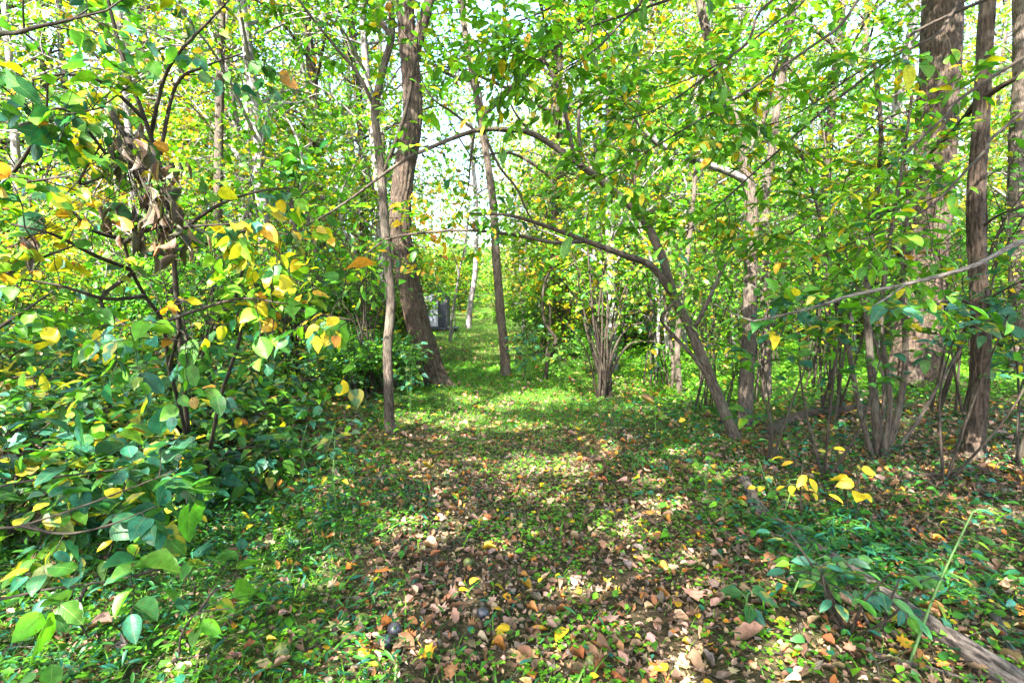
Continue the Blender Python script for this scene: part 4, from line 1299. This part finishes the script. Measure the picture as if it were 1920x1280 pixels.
for q in range(46):
    a, b = rng.uniform(-40, 560), rng.uniform(655, 880)
    g0 = G(a, b)
    L = rng.uniform(.5, 1.5)
    az = rng.normal(0.25, .5)
    v = np.array([math.cos(az), math.sin(az), rng.uniform(-.05, .3)]) * L
    e = g0 + v
    e[2] = max(e[2], gz(e[0], e[1]) + .02)
    g0[2] += .01
    mb = MB()
    r = rng.uniform(.005, .016)
    m_ = (g0 + e) / 2 + rng.normal(0, .05, 3)
    tube(mb, spline([g0 - g0, m_ - g0, e - g0], 6), np.linspace(r, r * .5, 13), 7, 0, 5, q, .1)
    o = mb.obj('brush_stick', [M_DEADW, M_BARKG, M_TWIG][q % 3])
    o.location = tuple(float(z) for z in g0)
    tag(o, 'bare dead stick tangled in the brush under low shrubs', 'stick', 'sticks in the brush')

# ------------------------------------------------------------------ a small shed half hidden behind the leaning tree
def box(mb, c, s):
    c, s = np.array(c, float), np.array(s, float) / 2
    v = np.array([(x, y, z) for x in (-1, 1) for y in (-1, 1) for z in (-1, 1)], float) * s + c
    mb.add(v, np.array([(0, 1, 3, 2), (4, 6, 7, 5), (0, 4, 5, 1), (2, 3, 7, 6), (0, 2, 6, 4), (1, 5, 7, 3)]))


sb = U(800, 592, 24)
sb[2] = gz(sb[0], sb[1])
M_SHED = plain_material('shed_board', (0.30, 0.31, 0.36), (0.42, 0.43, 0.48), 0.7, 14, 0.3, (1, 1, .2))
M_SHEDD = plain_material('shed_dark', (0.016, 0.018, 0.03), (0.04, 0.042, 0.06), 0.6, 14, 0.3)
t = thing('shed', sb, 'small pale blue-grey shed with dark door half hidden behind the leaning tree', 'shed')
for k in range(7):
    mb = MB()
    box(mb, (-0.9 + k * .22, 0, .95), (.21, .06, 1.5))
    mb.obj('board', M_SHED, t, smooth=False)
mb = MB(); box(mb, (.75, .02, 1.05), (.42, .08, 1.75)); mb.obj('door', M_SHEDD, t, smooth=False)
mb = MB(); box(mb, (-.05, .9, .95), (1.9, 1.6, 1.5)); mb.obj('wall', M_SHEDD, t, smooth=False)
mb = MB(); box(mb, (-.02, .85, 1.75), (1.94, 1.7, .08)); mb.obj('roof', M_SHEDD, t, smooth=False)
mb = MB(); box(mb, (.3, .3, .12), (2.2, 1.5, .07)); mb.obj('sill', M_SHEDD, t, smooth=False)

# ------------------------------------------------------------------ the wood all round: trees and saplings of a few kinds, each a tree of its own
def wood_tree(seed, H, r, z0, rad, nl, leaf, per, pal, matb, twig_n=12):
    tm, fm = MB(), MB()
    top = np.array([rng.normal(0, .4), rng.normal(0, .4), H])
    P = spline([(0, 0, -.15), (rng.normal(0, .12), rng.normal(0, .12), H * .3), (rng.normal(0, .25), rng.normal(0, .25), H * .65), top], 8)
    tube(tm, P, r * (1 - .75 * np.linspace(0, 1, len(P))) * (1 + .4 * np.exp(-np.arange(len(P)) / 1.0)), 9, .04, 6, seed, .08)
    lm = MB()
    for q in range(nl):
        t = (q + rng.random()) / nl
        z = z0 + (H * .97 - z0) * t
        c = P[min(len(P) - 1, int(z / H * (len(P) - 1)))]
        az = q * 2.4 + rng.uniform(-.5, .5)
        rr = rad * (0.55 + 0.45 * math.sin(math.pi * min(1, .25 + t * .75))) * rng.uniform(.6, 1.1)
        e = c + np.array([rr * math.cos(az), rr * math.sin(az), rr * rng.uniform(.1, .6)])
        B_ = spline([c, (c + e) / 2 + np.array([0, 0, .15 * rr]) + rng.normal(0, .08, 3), e], 4)
        twigs(lm, B_[None], r * .28, r * .07, 5)
        S, _ = shoots(B_, twig_n, rr * .5, .95, .1, .15, 1, 5, .12, .04)
        twigs(lm, S, r * .07, r * .03, 3)
        pos, d, nr = leaves_on(S, per, .25, .75, jitter=.45)
        scatter(fm, F_OV, pos, leaf_frames(d, nr), leaf * np.exp(rng.normal(0, .25, len(pos))), palette(len(pos), pal, .25))
    return tm.mesh('trunk', matb), lm.mesh('limb', matb), fm.mesh('crown', M_FAR, True, True)


KINDS = []
for s, (H, r, z0, rad, nl, leaf, per, pal, mb_) in enumerate((
        (15, .13, 3.0, 2.6, 32, .11, 7, PAL_BG, M_BARKP), (17, .17, 4.0, 3.0, 34, .115, 7, PAL_BG, M_BARKG), (13, .10, 2.2, 2.2, 30, .105, 7, [(LIME, 5), (YELL, 2), (BRIGHT, 4), (GOLD, .6)], M_BARKP),
        (6.5, .05, 0.9, 1.5, 20, .10, 7, PAL_BG, M_BARKP), (5.0, .04, 0.6, 1.3, 18, .10, 7, [(BRIGHT, 5), (GREEN, 4), (LIME, 3), (YELL, .8)], M_BARKG), (7.5, .06, 1.2, 1.7, 22, .10, 7, PAL_ORG, M_BARKP))):
    KINDS.append(wood_tree(s, H, r, z0, rad, nl, leaf, per, pal, mb_))


def wood_bush(H, rad, ns, leaf, per, pal):
    tm, lm_, fm = MB(), MB(), MB()
    for q in range(ns):
        az = q * 2.4 + rng.uniform(-.5, .5)
        rr = rad * rng.uniform(.3, 1.0)
        e = np.array([rr * math.cos(az), rr * math.sin(az), H * rng.uniform(.55, 1.1)])
        P = spline([(rng.normal(0, .13), rng.normal(0, .13), -.08), e * np.array([.35, .35, .6]) + rng.normal(0, .08, 3), e], 6)
        tube(tm, P, np.linspace(.014, .004, len(P)), 6, 0, 5, q, .08)
        S, _ = shoots(P, 14, .6, .9, .15, .15, 1, 5, .12, .06)
        twigs(lm_, S, .006, .002, 3)
        pos, d, nr = leaves_on(S, per, .25, .75, jitter=.45)
        scatter(fm, F_OV, pos, leaf_frames(d, nr), leaf * np.exp(rng.normal(0, .25, len(pos))), palette(len(pos), pal, .25))
    return tm.mesh('stem', M_TWIG), lm_.mesh('branch', M_TWIG), fm.mesh('foliage', M_FAR, True, True)


for H, rad, ns, leaf, pal in ((2.4, 1.0, 12, .095, [(BRIGHT, 4), (GREEN, 4), (LIME, 3), (YELL, .8)]), (1.6, .9, 12, .085, [(GREEN, 4), (BRIGHT, 3), (BLUE_SHEEN, 1.5), (LIME, 2)]), (3.0, 1.2, 13, .10, [(LIME, 4), (BRIGHT, 3), (YELL, 2), (GOLD, 1)])):
    KINDS.append(wood_bush(H, rad, ns, leaf, 7, pal))
KINDS.append(wood_bush(2.6, .8, 8, .075, 3, [(BRIGHT, 4), (GREEN, 4), (LIME, 2), (YELL, 1), (GOLD, .4)]))
WL = ['tall pale-trunked tree with lime-green leaves', 'tall grey-trunked tree with high yellow-green crown', 'slender pale tree with many yellow leaves',
      'young thin grey-stemmed tree', 'low green-leaved young tree', 'young golden-leaved tree', 'tall leafy green bush', 'low dark green bush', 'loose yellow-green bush', 'twiggy half-bare sapling']
WN = ['pale_wood_tree', 'grey_wood_tree', 'slender_wood_tree', 'understory_tree', 'low_understory_tree', 'golden_young_tree', 'tall_bush', 'low_bush', 'loose_bush', 'twiggy_sapling']


def wood(x, y, k, s, tint):
    z = float(gz(x, y))
    side = "on the yellow shrub's side" if x < path_x(y) else "on the furrowed tree's side"
    far = 'on the slope beyond the path end' if y > 34 else (side + (', deep in the wood' if y > 19 else ''))
    t = thing(WN[k], (x, y, z), WL[k] + ' ' + far, 'bush' if k > 5 else 'tree', 'bushes of the sunlit wood' if k > 5 else 'trees of the sunlit wood')
    t.rotation_euler = (0, 0, rng.uniform(0, 6.28))
    t.scale = (s, s, s * rng.uniform(.9, 1.1))
    names = ('trunk', 'limb', 'crown') if k < 6 else ('stem', 'branch', 'foliage')
    for nm, me in zip(names, KINDS[k]):
        o = bpy.data.objects.new(nm, me)
        o.parent = t
        if nm != names[0]:
            o['kind'] = 'stuff'
        if nm == names[2]:
            o.color = (*tint, 1)
        COL.objects.link(o)


placed = [(-1.2, 8), (5.5, 7.2)]


def plant(count, y0, y1, pw, ks, ps, gap0, clear, s0=.8, s1=1.2, wide=1.12):
    c = 0
    mine = []
    for _ in range(9000):
        y = y0 + (y1 - y0) * rng.random() ** pw
        x = rng.uniform(-1, 1) * (y * wide + 2.5)
        gap = gap0 + 0.02 * y
        if abs(x - path_x(y)) < clear + .3 * math.sin(y) + .9 * (y > 12) and y < 36:
            continue
        if (2.0 < x < 12 and 4 < y < 11.5) or (-2.6 < x < 0 and y < 9.2) or (0 < x < 2.3 and y < 9.4):
            continue
        if any((x - a) ** 2 + (y - b) ** 2 < gap * gap for a, b in mine):
            continue
        mine.append((x, y))
        tint = np.array([1, 1, 1]) * rng.uniform(.8, 1.2) * np.array([rng.uniform(.85, 1.25), 1, rng.uniform(.8, 1.1)])
        wood(x, y, int(rng.choice(ks, p=ps)), rng.uniform(s0, s1), tint)
        c += 1
        if c >= count:
            break


plant(140, 9.5, 28, 1.1, [0, 1, 2, 3, 4, 5], [.20, .12, .26, .20, .10, .12], 1.2, 1.6)
plant(110, 28, 80, 1.2, [0, 1, 2, 3, 5], [.3, .25, .25, .1, .1], 1.5, 1.8, .9, 1.5)
plant(130, 6.6, 20, 1.0, [6, 7, 8], [.4, .35, .25], .55, 1.15, .6, 1.15)
plant(70, 8.5, 20, 1.0, [3, 4, 5], [.4, .4, .2], .8, 1.3, .6, 1.0)
plant(80, 20, 50, 1.0, [6, 8], [.5, .5], .9, 1.5, 1.0, 1.8)
for x, y in ((2.6, 9.2), (4.1, 9.8), (6.6, 9.0), (8.6, 10.2), (3.4, 11.0), (9.6, 8.2), (7.4, 11.0), (5.0, 10.8), (11.0, 9.4)):
    wood(x, y, int(rng.choice([3, 4])), rng.uniform(.7, 1.0), np.array([1.0, 1.1, 1.0]))

for x, y in ((2.2, 5.9), (3.0, 6.3), (3.5, 5.4), (4.1, 6.6), (4.5, 5.2), (2.3, 7.6), (3.3, 7.9), (5.0, 8.2), (6.3, 6.2), (6.8, 8.4), (1.7, 8.6), (4.4, 8.9), (7.6, 6.6),
             (-2.0, 6.8), (-2.6, 5.6), (-3.2, 7.4), (-3.9, 6.0), (-2.2, 8.3), (-4.6, 7.8), (-3.4, 4.8), (-5.2, 6.2), (-1.9, 9.4)):
    wood(x + rng.normal(0, .12), y + rng.normal(0, .12), 9, rng.uniform(.65, 1.05), np.array([1.0, 1.05, 1.0]))
for q in range(16):
    y = 6.0 + 4.0 * rng.random()
    wood(float(path_x(y)) + (float(rng.choice([-1, 1])) if y > 8.8 else -1.0) * rng.uniform(1.35, 2.1), y, 7, rng.uniform(.32, .5), np.array([1.0, 1.05, 1.0]))
for q in range(16):
    y = 31 + 16 * rng.random()
    wood(float(path_x(y)) + float(rng.choice([-1, 1])) * rng.uniform(1.2, 6), y, int(rng.choice([6, 8])), rng.uniform(1.0, 1.7), np.array([1.1, 1.1, 1.0]))

# unseen trees added around the viewer to shade near ground and leaning trunk
for x, y, z0, z1, rad, nl in ((-6.0, -4.0, 5.0, 11.0, 3.6, 10), (-2.6, -5.0, 5.0, 11.0, 3.6, 10), (1.2, -4.6, 5.0, 11.0, 3.6, 10), (-6.4, .2, 4.5, 9.0, 3.2, 9), (-1.8, -1.4, 4.8, 9.0, 2.6, 8), (2.2, -1.2, 4.8, 9.0, 2.6, 8), (5.0, -3.0, 5.0, 10.0, 3.0, 8), (-5.0, 2.4, 6.6, 10.5, 3.4, 18)):
    t = thing('added_shade_tree', (x, y, gz(x, y)), 'unseen tall tree added to shade the start of the path', 'tree', 'unseen trees added for shade')
    o0 = np.array(t.location)
    P = limb_part(t, o0, [o0 + np.array([0, 0, -.1]), o0 + np.array([.1, .1, 3]), o0 + np.array([.0, .2, z1 - 1])], .2, .08, M_BARK, 'trunk', 20, .05, 9)
    canopy(t, o0, P, P[-1], z0, z1, rad, nl, .125, 7, PAL_MID, M_BARKG)

# ------------------------------------------------------------------ leaf litter, grass and ground plants
PAL_LIT = [(BROWN, 7), (PINK, 4.5), (TAN, 2), (GREY, 3), (RUST, 3.2), (ORNG, 0.9), (GOLD, .5), (YELL, .6)]


def in_view(x, y, m=1.15):
    return (np.abs(x) < y * m + .35)


def flat_leaves(n, xr, yr, dens, size, pal, temps, lift=(0.004, .03), tilt=.35, name='leaf_litter', mat=None, svar=.3):
    x, y = gp(n, xr, yr)
    k = in_view(x, y) & (rng.random(n) < dens(x, y))
    x, y = x[k], y[k]
    n = len(x)
    pos = np.stack([x, y, gz(x, y) + rng.uniform(*lift, n)], -1)
    a = rng.uniform(0, 6.283, n)
    d = np.stack([np.cos(a), np.sin(a), rng.normal(0, tilt * .6, n)], -1)
    nr = unit(np.stack([rng.normal(0, tilt, n), rng.normal(0, tilt, n), np.ones(n)], -1))
    return pos, leaf_frames(d, nr), size * np.exp(rng.normal(0, svar, n)), palette(n, pal, .3)


def grassy(x, y):
    """where grass and clover have the better of the litter"""
    g = sm(4.3, 6.0, y) * sm(2.6, 1.2, np.abs(x - path_x(y))) * .9
    g = np.maximum(g, sm(1.5, 2.6, x) * sm(5.6, 7.0, y))
    g = np.maximum(g, sm(-.45, -.95, x) * sm(3.5, 2.9, y) * .85)
    g = np.maximum(g, .6 * sm(.42, .66, fnoise(x * 2.1, y * 2.1, 41)))
    return g


lm = MB()
parts = [flat_leaves(52000, (-5, 5.5), (1.3, 9.5), lambda x, y: np.clip(1.05 - grassy(x, y) * .85, .10, 1) * sm(9.5, 4.5, y) ** .5,  .031, PAL_LIT, None, tilt=.42, svar=.4),
         flat_leaves(60000, (-4, 4.5), (1.3, 5.5), lambda x, y: np.clip(1.05 - grassy(x, y) * .6, .2, 1) * sm(5.8, 2.5, y), .017, [(BROWN, 5), (GREY, 4), (TAN, 2), (PINK, 2)], None, (.001, .018), tilt=.5, svar=.4),
         flat_leaves(16000, (-9, 11), (5, 24), lambda x, y: np.clip(.9 - grassy(x, y) * .75, .08, 1), .062, PAL_LIT, None)]
for q in parts:
    scatter(lm, L_CURL + T_CURL[:2] + L_CRUM if q is parts[0] else L_CURL, *q)
q = flat_leaves(700, (-4, 4.5), (1.3, 8), lambda x, y: np.clip(1 - grassy(x, y) * .6, .1, 1), .045, [(PINK, 3), (TAN, 3), (ORNG, 2), (RUST, 1.5), (YELL, 1.5)], None, (.01, .04))
scatter(lm, T_MAP, *q)
lm.obj('leaf_litter', M_DRY, None, 'stuff', True, True)['label'] = 'brown and pinkish leaf litter covering the forest floor'

# the fallen leaves one can tell apart
FL = {'y': ('fallen_leaf', 'bright yellow oval leaf fallen on the brown litter', T_OV[:3] + T_RD[:1], 'leaf_fallen_oval', [(YELL, 5), (GOLD, 1.5)], 'yellow fallen leaves'),
      'm': ('fallen_maple_leaf', 'orange-tan pointed maple leaf fallen on the litter', T_MAP, 'leaf_maple', [(ORNG, 2), (TAN, 2), (PINK, 1.5), (GOLD, 1)], 'fallen maple leaves'),
      'b': ('fallen_brown_leaf', 'curled brown leaf fallen on the litter', T_CURL, 'leaf_curled', [(BROWN, 3), (PINK, 3), (RUST, 1.5), (TAN, 1.5), (GREY, 1)], 'curled brown fallen leaves')}


def fallen_leaf(kind, a, b, size, yaw=None, lab=None, pal=None, lift=.022):
    nm, lb, temps, tn, pl, grp = FL[kind]
    p = G(a, b, lift)
    az = rng.uniform(0, 6.283) if yaw is None else yaw
    d = np.array([[math.cos(az), math.sin(az), rng.normal(0, .12)]])
    nr = np.array([[rng.normal(0, .18), -.12 + rng.normal(0, .18), 1.0]])
    col = palette(1, pal or pl, .15)
    o = leaf_objects(None, tn, temps, M_DRY if kind != 'y' else M_LEAF, p[None], leaf_frames(d, nr), [size], col, nm)[0]
    tag(o, lab or lb, 'leaf', None if lab else grp)


for kind, a, b, s, lab, pal in (
        ('m', 640, 1170, .085, 'large pale yellow maple leaf lying by the walnuts', [((.55, .45, .18), 1)]), ('m', 705, 1085, .085, 'rust-orange lobed leaf lying at the grass edge', [(ORNG, 1)]),
        ('m', 985, 1222, .10, 'tan-orange lobed leaf on the grass, pointed lobes spread', [((.40, .22, .10), 1)]), ('y', 1060, 1190, .085, 'largest bright yellow leaf lying flat on the path litter', [(YELL, 1)]),
        ('y', 1085, 1062, .060, 'yellow leaf with torn tip on the path litter', [(YELL, 1)]), ('m', 1295, 1112, .105, 'big pink-brown maple leaf at the sunlit slope', [((.36, .16, .12), 1)]),
        ('y', 945, 1125, .045, 'narrow yellow leaf arched on its edge on the path', [(GOLD, 1)]), ('m', 790, 1225, .075, 'yellow-orange star-shaped leaf on the sunlit litter', [(GOLD, 1)]),
        ('b', 670, 1210, .075, 'tan rolled leaf near the black walnuts', [(TAN, 1)]), ('b', 715, 1190, .06, 'orange-brown cupped leaf beside the black walnut', [(ORNG, 1)]),
        ('m', 1150, 852, .11, 'russet maple leaf standing up at the far litter edge', [(RUST, 1)]), ('y', 1140, 968, .05, 'yellow leaf at the patch of sun on the slope', [(YELL, 1)]),
        ('m', 810, 1155, .07, 'pale pink-tan maple leaf above the walnuts', [((.42, .28, .2), 1)]), ('b', 840, 1020, .07, 'pale cream oval leaf among the litter', [((.30, .25, .15), 1)]),
        ('y', 1270, 1150, .05, 'golden leaf lying on the grass under the slope', [(GOLD, 1)]), ('b', 1345, 1130, .075, 'long tan curled leaf under the pink-brown maple leaf', [(TAN, 1)])):
    fallen_leaf(kind, a, b, s, None, lab, pal, .028)
kk = 0
while kk < 270:
    a, b = rng.uniform(0, 1920), 1290 - 430 * rng.random() ** 1.15
    p = G(a, b)
    if rng.random() < grassy(p[0], p[1]) * .75:
        continue
    kind = rng.choice(['y', 'm', 'b'], p=[.26, .16, .58])
    fallen_leaf(kind, a, b, {'y': .040, 'm': .050, 'b': .048}[kind] * math.exp(rng.normal(0, .22)))
    kk += 1

# walnuts
for a, b, r, m, lab in ((740, 1190, .028, M_NUT, 'shiny black walnut between two curled leaves'), (722, 1212, .026, M_NUT, 'dull black walnut just below the shiny one'),
                        (905, 1158, .025, M_NUT, 'blackish walnut alone on the sunlit litter'), (680, 1172, .028, M_NUTG, 'green mottled walnut beside the pale maple leaf'),
                        (530, 1232, .030, M_NUTG, 'moss-green walnut half sunk at the grass edge'), (1108, 1248, .022, M_NUTG, 'yellowish walnut on the grass at the path'),
                        (877, 1060, .022, M_NUTG, 'small green walnut in the path clover'), (815, 1000, .02, M_NUT, 'small dark walnut in the path litter'),
                        (1490, 968, .02, M_NUTG, 'tan nut in the litter near the log end')):
    tag(ball('walnut', G(a, b, r * .75), r, m, 1.0, int(a), False), lab, 'nut')


def stuff_leaves(name, label, n, xr, yr, dens, size, pal, temps, hz, mat, up=.25, svar=.25, dirz=.2):
    x, y = gp(n, xr, yr)
    k = in_view(x, y) & (rng.random(n) < dens(x, y))
    x, y = x[k], y[k]
    n = len(x)
    pos = np.stack([x, y, gz(x, y) + hz[0] + (hz[1] - hz[0]) * rng.random(n) ** 1.5], -1)
    a = rng.uniform(0, 6.283, n)
    d = np.stack([np.cos(a), np.sin(a), rng.normal(dirz, .3, n)], -1)
    nr = unit(np.stack([rng.normal(0, up, n), rng.normal(0, up, n), np.ones(n)], -1))
    mb = MB()
    scatter(mb, temps, pos, leaf_frames(d, nr), size * np.exp(rng.normal(0, svar, n)), palette(n, pal, .22))
    mb.obj(name, mat, None, 'stuff', True, True)['label'] = label


x, y = gp(5200, (-4, 4.5), (1.3, 7))
k = in_view(x, y)
x, y = x[k], y[k]
a = rng.uniform(0, 6.283, len(x))
L = rng.uniform(.02, .11, len(x))
c = np.stack([x, y, gz(x, y) + .018 + rng.uniform(0, .02, len(x))], -1)
v = np.stack([np.cos(a), np.sin(a), rng.normal(0, .12, len(x))], -1) * L[:, None]
mb = MB()
twigs(mb, np.stack([c - v, c + rng.normal(0, .006, c.shape), c + v], 1), .0016, .001, 3)
mb.obj('twig_litter', M_DEADW, None, 'stuff')['label'] = 'fine broken twigs strewn through the leaf litter'


# clover patches
def clov(x, y):
    return sm(.42, .56, fnoise(x * 3.3, y * 3.3, 51)) * sm(3.0, 1.8, np.abs(x - .2)) * sm(6.5, 4, y)


x, y = gp(26000, (-3, 3.5), (1.3, 6.5))
k = in_view(x, y) & (rng.random(26000) < clov(x, y))
x, y = x[k], y[k]
h = rng.uniform(.012, .05, len(x))
mb = MB()
for q in range(3):
    a = q * 2.094 + rng.uniform(0, .4, len(x))
    d = np.stack([np.cos(a), np.sin(a), np.full(len(x), .12)], -1)
    nr = unit(np.stack([rng.normal(0, .2, len(x)), rng.normal(0, .2, len(x)), np.ones(len(x))], -1))
    scatter(mb, F_RD, np.stack([x, y, gz(x, y) + h], -1), leaf_frames(d, nr), rng.uniform(.010, .017, len(x)), palette(len(x), [(BRIGHT, 5), (LIME, 1.5), (GREEN, 2)]))
mb.obj('clover', M_GRASS, None, 'stuff', True, True)['label'] = 'small bright green clover between the fallen leaves'

# stilt grass beside the path start
stuff_leaves('stilt_grass', 'dense dark green stilt grass beside the leafy path', 26000, (-2.6, .35), (1.3, 3.8),
             lambda x, y: sm(-.25, -.75, x + .35 * (fnoise(x * 2, y * 2, 61) - .5)) * sm(3.7, 2.9, y) * sm(-2.8, -2.0, x + .3) * (.15 + .6 * sm(.35, .55, fnoise(x * 2.6, y * 2.6, 63))) + .04, .038, [(DEEP, 4), (GREEN, 4), (BLUE_SHEEN, 3)], T_LAN, (.01, .13), M_GRASS, .35, .25, .1)
stuff_leaves('stilt_grass', 'patch of dark green stilt grass beyond the long log', 9000, (.9, 3.0), (1.9, 3.1),
             lambda x, y: sm(.5, .2, np.abs(x - 1.65)) * sm(.55, .25, np.abs(y - 2.45)), .05, [(DEEP, 4), (GREEN, 4), (BLUE_SHEEN, 3)], T_LAN, (.01, .10), M_GRASS, .35, .25, .1)


# grass blades
def grass(name, label, n, xr, yr, dens, size, pal, lean=.5):
    x, y = gp(n, xr, yr)
    k = in_view(x, y) & (rng.random(n) < dens(x, y))
    x, y = x[k], y[k]
    n = len(x)
    a = rng.uniform(0, 6.283, n)
    d = unit(np.stack([np.cos(a) * lean, np.sin(a) * lean, np.ones(n)], -1) + rng.normal(0, .2, (n, 3)))
    nr = np.stack([-np.cos(a), -np.sin(a), np.full(n, .6)], -1)
    mb = MB()
    scatter(mb, GRASS, np.stack([x, y, gz(x, y) - .005], -1), leaf_frames(d, nr), size * np.exp(rng.normal(0, .35, n)), palette(n, pal, .22))
    mb.obj(name, M_GRASS, None, 'stuff', True, True)['label'] = label


grass('grass', 'short bright grass and moss growing along the path', 150000, (-3.5, 3.5), (1.3, 11), lambda x, y: np.clip(grassy(x, y), .14, 1) * sm(3.2, 2.2, np.abs(x - path_x(y))), .05, [(BRIGHT, 6), (GREEN, 3), (LIME, 2.5)], .8)
grass('grass', 'sunlit pale grass where the path runs on between the trees', 40000, (-7, 3), (10, 34), lambda x, y: sm(3.0, 1.6, np.abs(x - path_x(y))), .11, [(BRIGHT, 3), (LIME, 4), (GREEN, 2), (TAN, 1.2)], .8)
stuff_leaves('ground_cover', 'bright green low ground cover filling the clearing behind the furrowed tree', 60000, (1.2, 14), (5.4, 15), lambda x, y: sm(1.2, 2.4, x - .1 * (y - 6)) * sm(5.4, 6.6, y), .045,
             [(BRIGHT, 6), (GREEN, 3), (LIME, 2)], F_OV, (.01, .10), M_GRASS, .4)
stuff_leaves('ground_cover', 'small green ground plants mixed with litter along the path', 34000, (-3, 3.4), (1.5, 11), lambda x, y: (.12 + .6 * grassy(x, y)) * (.4 + sm(.35, .6, fnoise(x * 2.6, y * 2.6, 77))), .030, [(BRIGHT, 4), (GREEN, 5), (BLUE_SHEEN, 1), (LIME, 1)], F_OV, (.005, .06), M_GRASS, .4)
stuff_leaves('ground_cover', 'low ivy-like green leaves creeping over the shaded litter', 14000, (.6, 5.5), (1.6, 6.5), lambda x, y: sm(.5, 1.5, x) * (.25 + .6 * fnoise(x * 1.4, y * 1.4, 71)), .04, [(GREEN, 5), (BLUE_SHEEN, 4), (DEEP, 3)], L_OV, (.01, .09), M_GRASS, .35)
stuff_leaves('ground_cover', 'low green leaves creeping between sticks of the brush', 16000, (-9, -.9), (2.4, 10), lambda x, y: sm(-.8, -1.6, x) * (.2 + .6 * fnoise(x * 1.2, y * 1.2, 81)), .052, PAL_SHR, L_OV, (.01, .22), M_GRASS, .35)
# undergrowth of the wood
stuff_leaves('undergrowth', 'knee-high green undergrowth filling the wood on both sides', 70000, (-34, 34), (8, 32), lambda x, y: sm(1.5, 3.0, np.abs(x - path_x(y))) * (.25 + .75 * sm(.4, .6, fnoise(x * .8, y * .8, 91))), .10,
             [(GREEN, 4), (BRIGHT, 5), (LIME, 2), (BLUE_SHEEN, .8), (YELL, .7)], F_OV, (.05, .85), M_FAR, .5)
stuff_leaves('undergrowth', 'sunny brush covering the rising slope beyond the path end', 60000, (-80, 80), (32, 92), lambda x, y: .9 + 0 * x, .30, PAL_BG, F_OV, (.1, 2.6), M_FAR, .6)
